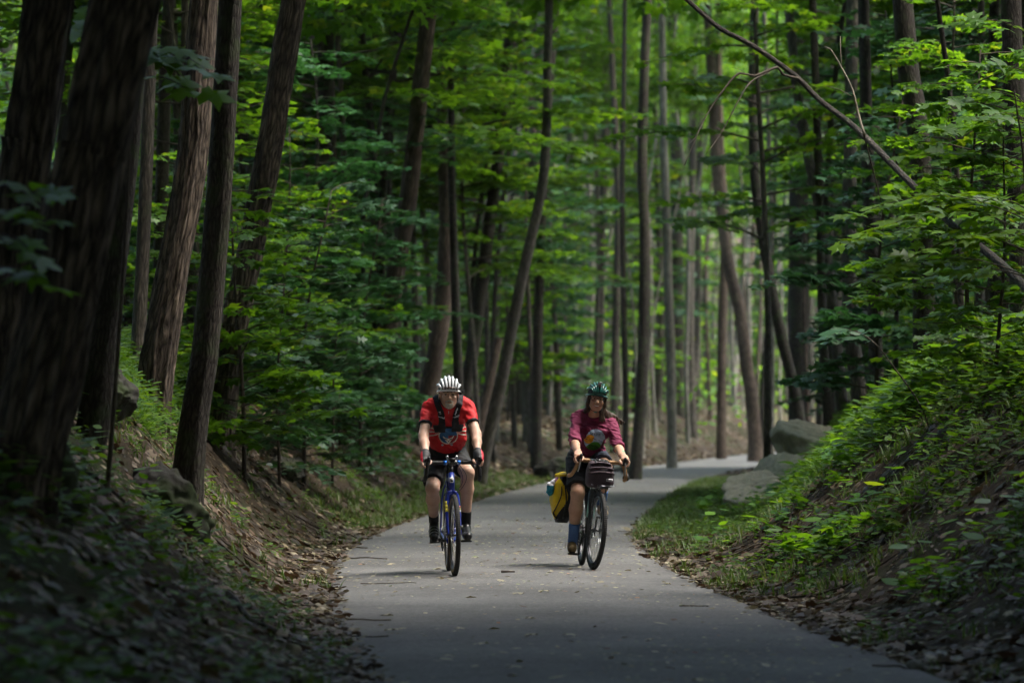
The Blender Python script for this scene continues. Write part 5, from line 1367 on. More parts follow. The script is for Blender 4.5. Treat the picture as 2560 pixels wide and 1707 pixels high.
def mat_skin(name, lo, hi):
    m = bpy.data.materials.new(name); n, l, p = nodes_of(m)
    tc = n.new('ShaderNodeTexCoord'); nz = n.new('ShaderNodeTexNoise'); nz.inputs['Scale'].default_value = 14; nz.inputs['Detail'].default_value = 5
    l.new(tc.outputs['Object'], nz.inputs['Vector']); rp = ramp(n, [(0.35, lo), (0.7, hi)]); l.new(nz.outputs['Fac'], rp.inputs[0]); l.new(rp.outputs[0], p.inputs['Base Color'])
    p.inputs['Roughness'].default_value = 0.5; p.inputs['Specular IOR Level'].default_value = 0.35
    p.inputs['Subsurface Weight'].default_value = 0.12; p.inputs['Subsurface Radius'].default_value = (0.012, 0.005, 0.003); p.inputs['Subsurface Scale'].default_value = 0.5
    return m
SKIN_M = mat_skin('fair_skin', (0.49, 0.29, 0.21), (0.60, 0.385, 0.295))
SKIN_W = mat_skin('tanned_skin', (0.45, 0.25, 0.165), (0.55, 0.33, 0.235))
C_RED = mat_plain('red_jersey_cloth', (0.50, 0.008, 0.012), 0.7, var=0.12, scale=18)
C_CUFF = mat_plain('black_cloth', (0.014, 0.014, 0.018), 0.8, var=0.2)
C_SHORT = mat_plain('black_shorts_cloth', (0.009, 0.009, 0.011), 0.8, var=0.25, scale=14)
C_NAVY = mat_plain('navy_cloth', (0.012, 0.018, 0.036), 0.75, var=0.3, scale=14)
C_MAROON = mat_plain('maroon_cloth', (0.165, 0.018, 0.058), 0.85, var=0.18, scale=22)
C_BLUESOCK = mat_plain('blue_sock_knit', (0.08, 0.16, 0.36), 0.9, var=0.15, scale=90)
C_BSOCK = mat_plain('black_sock_knit', (0.012, 0.012, 0.013), 0.9)
C_SHOE = mat_plain('black_shoe', (0.016, 0.016, 0.018), 0.32, var=0.2)
C_STRAP = mat_plain('silver_strap', (0.40, 0.42, 0.46), 0.35)
C_TAN = mat_plain('olive_suede', (0.13, 0.088, 0.035), 0.85, var=0.25, scale=25)
C_TAN2 = mat_plain('beige_mesh', (0.40, 0.33, 0.22), 0.8, var=0.2)
C_SOLE = mat_plain('dark_sole', (0.035, 0.03, 0.022), 0.7)
C_HW = mat_plain('white_helmet', (0.70, 0.72, 0.75), 0.25, coat=0.5, var=0.03)
C_HG = mat_plain('green_helmet', (0.012, 0.095, 0.08), 0.3, coat=0.5, var=0.06)
C_HG2 = mat_plain('pale_green_edge', (0.13, 0.32, 0.27), 0.3, var=0.05)
C_HIN = mat_plain('dark_helmet_foam', (0.012, 0.012, 0.013), 0.8)
C_VIS = mat_plain('brown_mirror_glass', (0.07, 0.03, 0.018), 0.12, spec=0.8)
C_BEARD = mat_plain('grey_beard', (0.36, 0.33, 0.29), 0.9, var=0.35, scale=120)
C_HAIR = mat_plain('brown_hair', (0.045, 0.024, 0.014), 0.5, var=0.5, scale=60)
C_DARK = mat_plain('dark_eye', (0.02, 0.014, 0.011), 0.3)
C_EYE = mat_plain('eye_white', (0.55, 0.52, 0.48), 0.3)
C_TEETH = mat_plain('teeth', (0.75, 0.72, 0.64), 0.3)
C_LIP = mat_plain('lips', (0.32, 0.10, 0.085), 0.45)
C_BROW = mat_plain('brow', (0.09, 0.06, 0.04), 0.8)
C_GLOVE = mat_plain('black_glove', (0.015, 0.015, 0.016), 0.6)
C_GRED = mat_plain('red_glove', (0.50, 0.012, 0.03), 0.6)
C_BLUEP = mat_plain('blue_print', (0.02, 0.10, 0.24), 0.75)
C_CREAM = mat_plain('cream_print', (0.55, 0.50, 0.42), 0.75)
C_DRED = mat_plain('dark_red_print', (0.22, 0.008, 0.012), 0.75)
C_SKY = mat_plain('pale_blue_print', (0.36, 0.44, 0.60), 0.8)
C_SUN = mat_plain('orange_print', (0.72, 0.30, 0.015), 0.8, var=0.25, scale=60)
C_HILL = mat_plain('green_print', (0.06, 0.24, 0.02), 0.8, var=0.3, scale=60)
C_HILL2 = mat_plain('dark_green_print', (0.035, 0.11, 0.012), 0.8, var=0.3)
C_LETTER = mat_plain('slate_letters', (0.05, 0.08, 0.12), 0.8)
C_TEAL = mat_plain('teal_cloth', (0.02, 0.22, 0.33), 0.8, var=0.3, scale=40)
C_PINK = mat_plain('pink_cloth', (0.32, 0.13, 0.22), 0.8, var=0.3, scale=40)
C_WCLOTH = mat_plain('white_cloth', (0.62, 0.62, 0.66), 0.8)
C_YBAG = mat_plain('yellow_tarpaulin', (0.78, 0.55, 0.012), 0.45, var=0.12, scale=12)
C_BBAG = mat_plain('black_tarpaulin', (0.016, 0.016, 0.018), 0.5)
C_PBAG = mat_plain('aubergine_canvas', (0.072, 0.050, 0.062), 0.75, var=0.2, scale=40, bump=0.2)
C_GREEN = mat_plain('green_band', (0.03, 0.42, 0.26), 0.5)

def rider_root(name, loc, yaw, roll):
    r_ = empty(name, loc); r_.matrix_world = Matrix.Translation(loc) @ Matrix.Rotation(yaw, 4, 'Z') @ Matrix.Rotation(roll, 4, 'Y'); return r_
def A(*v): return np.array(v, float)
def project(bvh, fn, x0, x1, z0, z1, cell, lift, mats, name, parent, thick=0.0, frm=-3.0, xs=None):
    """flat print or webbing that follows the cloth under it: cells of a front elevation dropped on to the surface"""
    nx_ = int(round((x1 - x0) / cell)); nz_ = int(round((z1 - z0) / cell))
    P = np.full((nx_ + 1, nz_ + 1, 3), np.nan)
    for i in range(nx_ + 1):
        for j in range(nz_ + 1):
            x, z = x0 + i * cell, z0 + j * cell
            h_, nn, _, _ = bvh.ray_cast(Vector((x, frm, z)), Vector((0, 1, 0)), 6)
            if h_ is not None: P[i, j] = np.array(h_) + np.array(nn) * lift * (1 if nn.y < 0 else -1)
    V = []; F = []; mi = []; ids = {}
    def vid(i, j):
        if (i, j) not in ids: ids[(i, j)] = len(V); V.append(P[i, j])
        return ids[(i, j)]
    for i in range(nx_):
        for j in range(nz_):
            m = fn(x0 + (i + .5) * cell, z0 + (j + .5) * cell)
            if m is None: continue
            q = P[i:i + 2, j:j + 2].reshape(-1, 3)
            if np.isnan(q).any() or np.ptp(q[:, 1]) > 6 * cell: continue
            F.append((vid(i, j), vid(i + 1, j), vid(i + 1, j + 1), vid(i, j + 1))); mi.append(m)
    if not F: return None
    o = link(name, np_mesh(name, np.array(V), [np.array(F)], mats, [np.array(mi)]), parent)
    if thick:
        s_ = o.modifiers.new('solid', 'SOLIDIFY'); s_.thickness = thick; s_.offset = 1.0
    return o
def bvh_of(o):
    me = o.data; return BVHTree.FromPolygons([v.co[:] for v in me.vertices], [p.vertices[:] for p in me.polygons])

def hand(s, wrist, hood, out, k=0.006):
    """open grip over a brake hood: palm, four bent fingers round the outside, thumb round the inside"""
    w = np.array(wrist); h = np.array(hood)
    kn = h + A(out * .020, -.020, .030)
    s.cap(w + (kn - w) * .25, kn, .026, .021, .012, sc=(1.3, 1, .8))
    s.cap(w + (kn - w) * .25 + A(-out * .012, 0, 0), h + A(-out * .012, -.005, .028), .022, .016, .012)
    for i in range(4):
        y = -.052 + i * .019; l = (1.0, 1.08, 1.0, .82)[i]
        a = h + A(out * .026, y, .030 - .004 * i); b = h + A(out * .042, y - .012, .006 - .004 * i); c = h + A(out * .034, y - .020, -.022 * l - .004 * i); d = h + A(out * .014, y - .018, -.036 * l)
        s.cap(a, b, .0095, .009, k * .5); s.cap(b, c, .009, .0083, k * .5); s.cap(c, d, .0082, .007, k * .5)
    a = h + A(-out * .018, .022, .026); b = h + A(-out * .036, -.012, .012); c = h + A(-out * .032, -.042, -.002); d = h + A(-out * .022, -.058, -.012)
    s.cap(a, b, .013, .011, k); s.cap(b, c, .011, .0098, k * .5); s.cap(c, d, .0098, .008, k * .5)

def head(s, c, w, tilt=0.0, smile=False, scale=1.0):
    c = np.array(c, float); T = np.array(Matrix.Rotation(tilt, 3, 'Y'))
    g = lambda x, y, z: c + T @ (A(x, y, z) * scale)
    e = lambda p, r_, k=.012, **kw: s.ell(g(*p), A(*r_) * scale, k, M=T, **kw)
    q = lambda a, b, ra, rb, k=.008, **kw: s.cap(g(*a), g(*b), ra * scale, rb * scale, k, **kw)
    e((0, .03, .03), (.074 * w, .093, .090)); e((0, -.032, -.035), (.060 * w, .058, .078)); e((0, -.052, -.092), (.032 * w, .026, .022), .02)
    q((-.05 * w, 0, -.062), (-.02, -.058, -.092), .020, .016, .02); q((.05 * w, 0, -.062), (.02, -.058, -.092), .020, .016, .02)
    for sx in (-1, 1):
        e((sx * .036 * w, -.070, -.025), (.024, .020, .020), .016)                      # cheek
        q((sx * .014, -.090, .018), (sx * .045 * w, -.074, .018), .009, .008, .012)     # brow ridge
        e((sx * .030 * w, -.092, .001), (.016, .012, .010), .010, sub=True)             # eye socket
        e((sx * .030 * w, -.074, .001), (.0125, .0125, .0115), .002)                    # eyeball
        e((sx * .076 * w, .012, -.012), (.010, .019, .031), .008)                       # ear
        e((sx * .010, -.104, -.034), (.009, .009, .008), .006)                          # nostril wing
    q((0, -.090, .010), (0, -.113, -.030), .008, .0125, .010)
    if smile: 
        e((0, -.088, -.064), (.028, .012, .009), .006, sub=True)
        for sx in (-1, 1): e((sx * .040, -.070, -.040), (.018, .016, .018), .014)
        q((-.026, -.086, -.054), (.026, -.086, -.054), .005, .005, .005); q((-.020, -.088, -.076), (.020, -.088, -.076), .0065, .0065, .006)
    else:
        q((-.022, -.089, -.060), (.022, -.089, -.060), .006, .006, .006); q((-.018, -.090, -.071), (.018, -.090, -.071), .0065, .0065, .005); e((0, -.100, -.0655), (.026, .008, .002), .003, sub=True)
    return g, T
def face_bits(root, g, T, w, woman):
    mb = MB()
    for sx in (-1, 1):
        mb.ell(g(sx * .030 * w, -.0790, .000), (.0100, .0092, .0046), 0); mb.ell(g(sx * .030 * w, -.0868, .000), (.0052, .0022, .0044), 1); mb.tube(catmull([g(sx * .019 * w, -.086, .002), g(sx * .030 * w, -.0895, .0058), g(sx * .042 * w, -.084, .001)], .004), .0022, 5, 1)
    mb.build('eyes', [C_EYE, C_DARK], root)
    mb = MB()
    for sx in (-1, 1): mb.tube(catmull([g(sx * .014, -.0985, .020), g(sx * .030 * w, -.0965, .027), g(sx * .048 * w, -.080, .020)], .006), .0036, 6)
    mb.build('eyebrows', [C_BROW], root)
    mb = MB()
    if woman:
        arc = lambda dz, k, y: catmull([g(-.029 * k, y + .011, -.055 + dz * .3), g(-.016 * k, y + .002, -.0625 + dz * .8), g(0, y, -.0655 + dz), g(.016 * k, y + .002, -.0625 + dz * .8), g(.029 * k, y + .011, -.055 + dz * .3)], .005)
        q = arc(0, .95, -.089); mb.tube(q, np.interp(np.linspace(0, 1, len(q)), [0, .25, .5, .75, 1], [.001, .0058, .0068, .0058, .001]), 8, 0)
        q = arc(.0062, 1, -.0925); mb.tube(q, .0026, 6, 1); q = arc(-.0082, 1, -.0925); mb.tube(q, np.interp(np.linspace(0, 1, len(q)), [0, .5, 1], [.0022, .0044, .0022]), 6, 1)
    else:
        mb.tube(catmull([g(-.030, -.082, -.057), g(0, -.0975, -.0665), g(.030, -.082, -.057)], .006), .0032, 6, 1)
    mb.build('mouth', [C_TEETH, C_LIP], root)

def helmet(root, g, T, sc, shell, edge, inner, woman):
    hm = empty('helmet', (0, 0, 0), root)
    c0 = (0, .020, .040)
    rx, ry, rz = .100, .132, .116
    mb = MB(); mb.ell((0, 0, 0), (rx - .010, ry - .010, rz - .012), 0, 24, 14)
    V = mb.V[0]; V[:, 2] = np.maximum(V[:, 2], -.016); mb.V[0] = V
    mb.xform(lambda V: np.array([g(*(v + np.array(c0))) for v in V])); mb.build('liner', [inner], hm)
    def on(u, v):
        """u across -1..1 at the top, v from front low 0 to back low 1"""
        th = math.pi * (0.02 + 0.96 * v); pinch = 0.42 if woman else 0.72
        sx = u * (pinch + (1 - pinch) * math.sin(th) ** 0.8)
        y = -ry * math.cos(th); rem = math.sqrt(max(0, 1 - sx * sx * .97)); 
        return A(rx * sx * (1.0), y * (0.35 * rem + .65), rz * math.sin(th) ** 0.75 * rem + (-.004 if v in (0, 1) else 0))
    us = (-1.0, -.68, -.34, 0.0, .34, .68, 1.0) if not woman else (-1.0, -.74, -.46, -.2, .2, .46, .74, 1.0)
    mb = MB()
    for u in us:
        q = np.array([g(*(on(u * .96, v) + np.array(c0))) for v in np.linspace(0.0, 1, 26)])
        mb.tube(q, (.0122 if not woman else .0104) * sc * np.interp(np.linspace(0, 1, 26), [0, .15, .5, .9, 1], [.8, 1, 1.15, 1, .8]), 10, 0, flat=.8)
        if woman:
            q2 = np.array([g(*(on(u * .96 + .05, v) * 1.035 + np.array(c0))) for v in np.linspace(0.04, .9, 24)]); mb.tube(q2, .0022, 6, 1)
    for v in (.62,):                                      # bridges between the ribs
        q = np.array([g(*(on(u, v) * .985 + np.array(c0))) for u in np.linspace(-.96, .96, 24)])
        mb.tube(q, .0055, 8, 0)
    t = np.linspace(0, 2 * np.pi, 48, endpoint=False)
    q = np.array([g(*(A(rx * .965 * math.sin(a), -ry * .955 * math.cos(a), -.010 + .010 * math.cos(a) - .006 * abs(math.sin(a))) + np.array(c0))) for a in t]); mb.tube(q, .0095, 10, 0, closed=True)
    mb.build('helmet_shell', [shell, edge], hm)
    mb = MB()
    for sx in (-1, 1): mb.tube(catmull([g(sx * .082, .01, .035), g(sx * .074, -.01, -.05), g(sx * .045, -.045, -.10), g(0, -.058, -.122)], .012), .0042, 6)
    mb.build('chin_strap', [C_CUFF], hm)
    return hm

def shoe(root, heel, toe, up, mats, kind, name='shoe'):
    heel, toe, up = (np.array(v, float) for v in (heel, toe, up)); f = toe - heel; L = np.linalg.norm(f); f = f / L; up = up - f * up.dot(f); up /= np.linalg.norm(up); sd_ = np.cross(f, up)
    lo = np.minimum(heel, toe) - .12; hi = np.maximum(heel, toe) + .16
    s = SDF(lo, hi, .0055)
    g = lambda a, b, c: heel + f * a * L + sd_ * b + up * c
    s.cap(g(.10, 0, .035), g(.45, 0, .035), .037, .038, .02); s.cap(g(.45, 0, .03), g(.86, 0, .024), .040, .034, .02); s.cap(g(.7, .018, .02), g(.84, .012, .018), .026, .022, .015)
    s.cap(g(.16, 0, .05), g(.14, 0, .095), .038, .041, .02); s.cap(g(.25, 0, .07), g(.6, 0, .045), .034, .03, .02)
    sdfm = lambda C: ((C - heel) @ up < .006).astype(int)
    o = sdf_obj(name, s, mats[:2], root, 1, matfn=sdfm)
    mb = MB()
    if kind == 'strap':
        for a in (.42, .55, .68):
            P = [g(a, .042, .03), g(a, .028, .066 - (a - .42) * .06), g(a, 0, .080 - (a - .42) * .07), g(a, -.028, .066 - (a - .42) * .06), g(a, -.042, .03)]
            mb.tube(catmull(P, .008), .0135, 6, 0, flat=.35)
        mb.build('shoe_strap', [mats[2]], o)
    else:
        for j, a in enumerate((.34, .42, .50, .58)):
            mb.tube(catmull([g(a, .026, .075 - (a - .3) * .07), g(a + .03, 0, .089 - (a - .3) * .08), g(a + .06, -.026, .075 - (a - .3) * .07)], .006), .0028, 5)
        mb.tube(catmull([g(.34, .02, .085), g(.36, .06, .07), g(.36, .062, .02)], .008), .0026, 5); mb.tube(catmull([g(.34, -.02, .085), g(.38, -.055, .075), g(.38, -.06, .04)], .008), .0026, 5)
        mb.build('shoe_lace', [C_TAN2], o)
    return o

# ================================================================== the man
mr_ = rider_root('person', MAN_LOC, MAN_YAW, MAN_ROLL)
tag(mr_, 'bearded man in red jersey and white helmet riding the blue bicycle, hands on the bars', 'person')
J = dict(hip=A(0, .90, 1.0), ch=A(0, .57, 1.35), nk=A(0, .47, 1.44), hd=A(.004, .385, 1.535),
         sl=A(-.176, .49, 1.420), sr=A(.176, .49, 1.420), el=A(-.226, .30, 1.19), er=A(.226, .30, 1.19), wl=A(-.222, .10, 1.045), wr=A(.224, .10, 1.045),
         hl=A(-.09, .87, .97), hr=A(.09, .87, .97), kl=A(-.150, .495, .735), kr=A(.150, .425, .862), al=A(-.128, .845, .43), ar=A(.135, .56, .425))
s = SDF((-.36, -.10, .2), (.36, 1.12, 1.58), .0085)
def torso_m(s, inf=0.0, k=.05):
    s.ell((0, .90, 1.0), (.155, .13, .13), k, inf); s.cap((0, .84, 1.06), J['ch'], .118, .118, k, (1.14, 1, 1), inf=inf); s.ell((0, .70, 1.18), (.150, .13, .13), k, inf)
    s.cap(J['sl'] * A(.72, 1, 1) , J['sr'] * A(.72, 1, 1), .078, .078, k, inf=inf); s.cap((-.07, .49, 1.45), (0, .46, 1.475), .068, .056, k, inf=inf); s.cap((.07, .49, 1.45), (0, .46, 1.475), .068, .056, k, inf=inf)
torso_m(s, -.008)
s.cap((0, .50, 1.40), (0, .415, 1.50), .060, .055, .03)
for q in 'lr':
    s.cap(J['s' + q], J['e' + q], .045, .043, .025); s.cap(J['e' + q], J['e' + q] * .55 + J['w' + q] * .45, .043, .041, .02); s.cap(J['e' + q] * .55 + J['w' + q] * .45, J['w' + q], .040, .027, .02)
    s.cap(J['h' + q], J['k' + q], .085, .058, .03); s.ell(J['k' + q], (.057, .058, .062), .02)
    m = J['k' + q] * .68 + J['a' + q] * .32 + A(0, .02, 0); s.cap(J['k' + q], m, .054, .058, .02); s.cap(m, J['a' + q], .057, .033, .025)
hs = []
HOOD_M = []
for sx, q in ((-1, 'l'), (1, 'r')):
    hood = A(sx * .217, .055, .962); HOOD_M.append(hood)
    h_ = SDF(np.minimum(hood, J['w' + q]) - .08, np.maximum(hood, J['w' + q]) + .08, .004)
    hand(h_, J['w' + q], hood, sx); h_.cap(J['w' + q] + A(0, .03, .02), J['w' + q], .030, .027, .01); hs.append(h_)
hh = SDF(J['hd'] - A(.13, .17, .17), J['hd'] + A(.13, .17, .17), .0042)
gm, Tm = head(hh, J['hd'], 1.03, R(2)); hh.cap(J['hd'] + A(0, .03, -.04), J['nk'], .056, .058, .03)
sdf_obj('body', [s] + hs + [hh], [SKIN_M], mr_, 1)
face_bits(mr_, gm, Tm, 1.03, False)
# beard: moustache and goatee hugging the chin
s = SDF(J['hd'] - A(.09, .15, .14), J['hd'] + A(.09, .0, .0), .003)
s.ell(gm(0, -.066, -.096), (.030, .026, .026), .010); s.cap(gm(-.026, -.080, -.080), gm(0, -.088, -.088), .010, .012, .008); s.cap(gm(.026, -.080, -.080), gm(0, -.088, -.088), .010, .012, .008)
s.cap(gm(-.030, -.085, -.062), gm(-.006, -.097, -.051), .006, .008, .006); s.cap(gm(.030, -.085, -.062), gm(.006, -.097, -.051), .006, .008, .006)
sdf_obj('beard', s, [C_BEARD], mr_, 0, 0.004, (300, 300, 300))
s = SDF(J['hd'] - A(.12, .06, .12), J['hd'] + A(.12, .14, .06), .005)
for sx in (-1, 1): s.cap(gm(sx * .074, .03, .02), gm(sx * .07, .05, -.03), .014, .012, .01)
s.ell(gm(0, .06, .0), (.068, .072, .06), .01); sdf_obj('hair', s, [C_BEARD], mr_, 0)
# jersey
s = SDF((-.36, .30, .88), (.36, 1.12, 1.58), .0065)
torso_m(s, .012, .05)
for q in 'lr':
    d = J['e' + q] - J['s' + q]; d /= np.linalg.norm(d); e = J['s' + q] + d * .185
    s.cap(J['s' + q], J['e' + q], .058, .056, .022, cuts=[(e, d)])
s.ell((0, .385, 1.505), (.068, .10, .068), .01, sub=True); s.keep_below((0, .9, .985), (0, .30, -1))
def jm(C):
    m = np.zeros(len(C), int)
    for q in 'lr':
        d = J['e' + q] - J['s' + q]; d /= np.linalg.norm(d); sx = -1 if q == 'l' else 1
        m[((C - J['s' + q]) @ d > .166) & (C[:, 0] * sx > .14)] = 1
    return m
jer = sdf_obj('jersey', s, [C_RED, C_CUFF], mr_, 1, 0.013, (50, 20, 70), jm); jb = bvh_of(jer)
# print on the chest: ring, blue and red halves, pale skull mask and side stripes
def emb(x, z):
    cx, cz, Rr = .0, 1.185, .083
    dx, dz = x - cx, z - cz; q = math.hypot(dx * 1.0, dz * 1.12)
    if q < Rr:
        if q > Rr - .009: return 1
        u, v = dx / .046, (dz + .030) / .040
        if abs(u) < 1 and -1.0 < v < .75:
            brow = .12 + .62 * u * u
            if v < brow and v > -.95 + 1.45 * abs(u) ** 1.3:
                if .16 < abs(u) < .70 and -.32 < v - .45 * abs(u) < -.12: return 3
                if abs(u) < .09 and -.60 < v < -.38: return 3
                return 1
        if dz > 0.0 or dx < 0: return 0
        return 2
    return None
def stripe(x, z, k_):
    w = abs(x) - .082; c_ = 1.228 - .012 * k_ + (1.1 - .95 * k_) * w * .55 + 5.0 * (k_ - 1.0) * w * w * .6
    return 1 if 0 < w < .085 and abs(z - c_) < .0048 else None
EM = lambda keep: (lambda x, z: emb(x, z) if keep(x, z) else None)
em_in = lambda x, z: math.hypot(x, (z - 1.185) * 1.12) < .083
project(jb, EM(em_in), -.10, .10, 1.08, 1.30, .0032, .002, [C_BLUEP, C_CREAM, C_DRED, C_CUFF], 'chest_print', jer)
for sx in (-1, 1):
    for k_ in range(3): project(jb, (lambda x, z, sx=sx, k_=k_: stripe(x, z, k_) if x * sx > 0 and not em_in(x, z) else None), -.18, .18, 1.10, 1.32, .0035, .002, [C_BLUEP, C_CREAM], 'printed_stripe', jer)
# harness of the small pack: two padded straps joined across the chest
def harn(x, z):
    ax = abs(x)
    if z > 1.235:
        c_ = np.interp(z, [1.235, 1.30, 1.37, 1.45, 1.53], [.060, .054, .064, .092, .108]); w = np.interp(z, [1.235, 1.30, 1.40, 1.5], [.034, .027, .026, .025])
        if abs(ax - c_) < w:
            if abs(z - 1.352 - (ax - c_) * .3) < .006: return 1
            if x < 0 and abs(ax - c_ - .004) < .010 and 1.372 < z < 1.402 and int((z * 1000) // 7) % 2: return 1
            if x > 0 and abs(ax - c_ + .008) < .005 and 1.365 < z < 1.42: return 1
            return 0
    if 1.222 < z < 1.282 and .026 < ax < .115 + (z - 1.245) * .3: return 0
    if abs(z - 1.262) < .005 and ax < .06: return 0
    return None
project(jb, harn, -.18, .18, 1.20, 1.545, .0035, .004, [C_CUFF, C_STRAP], 'pack_strap', mr_, .009)
mb = MB(); mb.ell((0, .83, 1.36), (.12, .10, .17), 0, 20, 14, Matrix.Rotation(R(40), 3, 'X')); mb.build('hydration_pack', [C_CUFF], mr_)
mb = MB(); h_ = jb.ray_cast(Vector((0, -3, 1.385)), Vector((0, 1, 0)))[0]
mb.tube([A(*h_) + A(0, -.004, .012), A(*h_) + A(0, -.006, -.012)], .0028, 6)
for sx in (-1, 1):
    h_ = jb.ray_cast(Vector((sx * .040 - .012, -3, 1.105)), Vector((0, 1, 0)))[0]; mb.ell(A(*h_) + A(0, -.006, 0), (.011, .006, .0085))
mb.build('zip_pull', [C_STRAP], jer)
# shorts
s = SDF((-.32, .36, .62), (.32, 1.12, 1.14), .0065)
s.ell((0, .90, 1.0), (.165, .14, .125), .04, .008); s.cap((0, .80, 1.06), (0, .92, 1.0), .13, .13, .04, (1.25, 1, 1))
for q, f in (('l', .80), ('r', .74)):
    d = J['k' + q] - J['h' + q]; L = np.linalg.norm(d); d /= L; s.cap(J['h' + q], J['k' + q], .104, .082, .03, cuts=[(J['h' + q] + d * L * f, d)])
sdf_obj('shorts', s, [C_SHORT], mr_, 1, 0.010, (40, 30, 60))
for sx, q in ((-1, 'l'), (1, 'r')):
    hood = HOOD_M[0 if sx < 0 else 1]; w = J['w' + q]
    s = SDF(np.minimum(hood, w) - .09, np.maximum(hood, w) + .09, .004); kn = hood + A(sx * .020, -.020, .030)
    s.cap(w + A(0, .012, .01), w + (kn - w) * .5, .031, .031, .012, (1.1, 1, .95)); s.cap(w + (kn - w) * .25, kn, .032, .026, .012, (1.3, 1, .85)); s.cap(w + (kn - w) * .3 + A(-sx * .012, 0, 0), hood + A(-sx * .012, .0, .028), .027, .02, .012)
    for i in range(4):
        y = -.052 + i * .019; a = hood + A(sx * .026, y, .030 - .004 * i); b = hood + A(sx * .042, y - .012, .006 - .004 * i); s.cap(a, a + (b - a) * .8, .013, .0118, .004)
    a = hood + A(-sx * .018, .022, .026); b = hood + A(-sx * .036, -.012, .012); s.cap(a, a + (b - a) * .7, .017, .014, .005)
    sdf_obj('glove', s, [C_GLOVE, C_GRED], mr_, 1, matfn=lambda C, sx=sx, hood=hood: ((C[:, 0] - hood[0]) * sx > .034).astype(int))
# socks and shoes
for q in 'lr':
    a = J['a' + q]; m = J['k' + q] * .24 + a * .76; d = (a - J['k' + q]); d /= np.linalg.norm(d)
    s = SDF(np.minimum(a, m) - .09, np.maximum(a, m) + .09, .005); s.cap(m - d * .04, a + d * .04, .047, .041, .01, cuts=[(m, -d)]); sdf_obj('sock', s, [C_BSOCK], mr_, 1)
shoe(mr_, (-.128, .90, .375), (-.132, .715, .262), (0, -.6, .8), [C_SHOE, C_SOLE, C_STRAP], 'strap')
shoe(mr_, (.133, .60, .312), (.142, .345, .292), (0, .05, 1), [C_SHOE, C_SOLE, C_STRAP], 'strap')
hm = helmet(mr_, gm, Tm, 1.0, C_HW, C_HW, C_HIN, False)
mb = MB(); q = [gm(.090 * math.sin(a), .018 - .129 * math.cos(a), .062 - .004 * abs(a)) for a in np.linspace(-.85, .85, 12)]; mb.tube(np.array(q), .021, 8, flat=.35); mb.build('goggles', [C_VIS], hm)
mb = MB(); mb.tube([gm(.098, -.03, .03), gm(.115, -.07, .035)], .004, 6); mb.tube([gm(.128, -.07, .045), gm(.108, -.072, .02)], .010, 8, flat=.4); mb.ell(gm(.100, -.03, .015), (.014, .018, .016)); mb.build('helmet_mirror', [C_HIN], hm)

# ================================================================== the woman
wr_ = rider_root('person', WOM_LOC, WOM_YAW, WOM_ROLL)
tag(wr_, 'smiling woman in glasses, maroon top and green helmet riding the dark touring bicycle', 'person')
J = dict(hip=A(0, .92, .98), ch=A(0, .68, 1.27), nk=A(.004, .60, 1.37), hd=A(.006, .53, 1.508),
         sl=A(-.150, .64, 1.335), sr=A(.158, .63, 1.305), el=A(-.190, .40, 1.150), er=A(.198, .40, 1.115), wl=A(-.196, .16, 1.035), wr=A(.206, .15, 1.015),
         hl=A(-.09, .89, .95), hr=A(.09, .89, .95), kl=A(-.118, .555, .655), kr=A(.112, .50, .905), al=A(-.125, .70, .232), ar=A(.118, .735, .565))
def torso_w(s, inf=0.0, k=.045):
    s.ell((0, .93, .98), (.165, .14, .13), k, inf); s.cap((0, .88, 1.04), J['ch'], .102, .100, k, (1.16, 1, 1), inf=inf); s.cap(J['sl'] * A(.7, 1, 1), J['sr'] * A(.7, 1, 1), .062, .062, k, inf=inf)
    for sx in (-1, 1): s.ell((sx * .066, .565, 1.215), (.062, .052, .060), k * .8, inf); s.cap((sx * .04, .63, 1.36), (0, .60, 1.385), .05, .045, k, inf=inf)
s = SDF((-.34, -.05, .1), (.34, 1.14, 1.46), .0085)
torso_w(s, -.006); s.cap((0, .635, 1.32), (.004, .565, 1.45), .048, .047, .03)
for q in 'lr':
    s.cap(J['s' + q], J['e' + q], .040, .037, .025); s.cap(J['e' + q], J['e' + q] * .55 + J['w' + q] * .45, .038, .036, .02); s.cap(J['e' + q] * .55 + J['w' + q] * .45, J['w' + q], .035, .023, .02)
    s.cap(J['h' + q], J['k' + q], .088, .060, .03); s.ell(J['k' + q], (.060, .058, .062), .02)
    m = J['k' + q] * .66 + J['a' + q] * .34 + A(0, .02, 0); s.cap(J['k' + q], m, .057, .060, .02); s.cap(m, J['a' + q], .059, .034, .025)
hs = []; st_w = steer_fn(R(7))
for sx, q in ((-1, 'l'), (1, 'r')):
    hood = st_w(A(sx * .205, .045, .962)[None])[0]
    J['w' + q] = hood + A(sx * .002, .085, .062)
    h_ = SDF(np.minimum(hood, J['w' + q]) - .08, np.maximum(hood, J['w' + q]) + .08, .004)
    hand(h_, J['w' + q], hood, sx); d = J['e' + q] - J['w' + q]; d /= np.linalg.norm(d); h_.cap(J['w' + q] + d * .05, J['w' + q], .027, .024, .01); hs.append(h_)
    s.cap(J['e' + q] * .5 + J['w' + q] * .5, J['w' + q], .034, .023, .02)
hh = SDF(J['hd'] - A(.13, .17, .17), J['hd'] + A(.13, .17, .17), .0042)
gw, Tw = head(hh, J['hd'], .97, R(6), True, .96); hh.cap(J['hd'] + A(0, .03, -.04), J['nk'], .048, .050, .03)
sdf_obj('body', [s] + hs + [hh], [SKIN_W], wr_, 1)
face_bits(wr_, gw, Tw, .97, True)
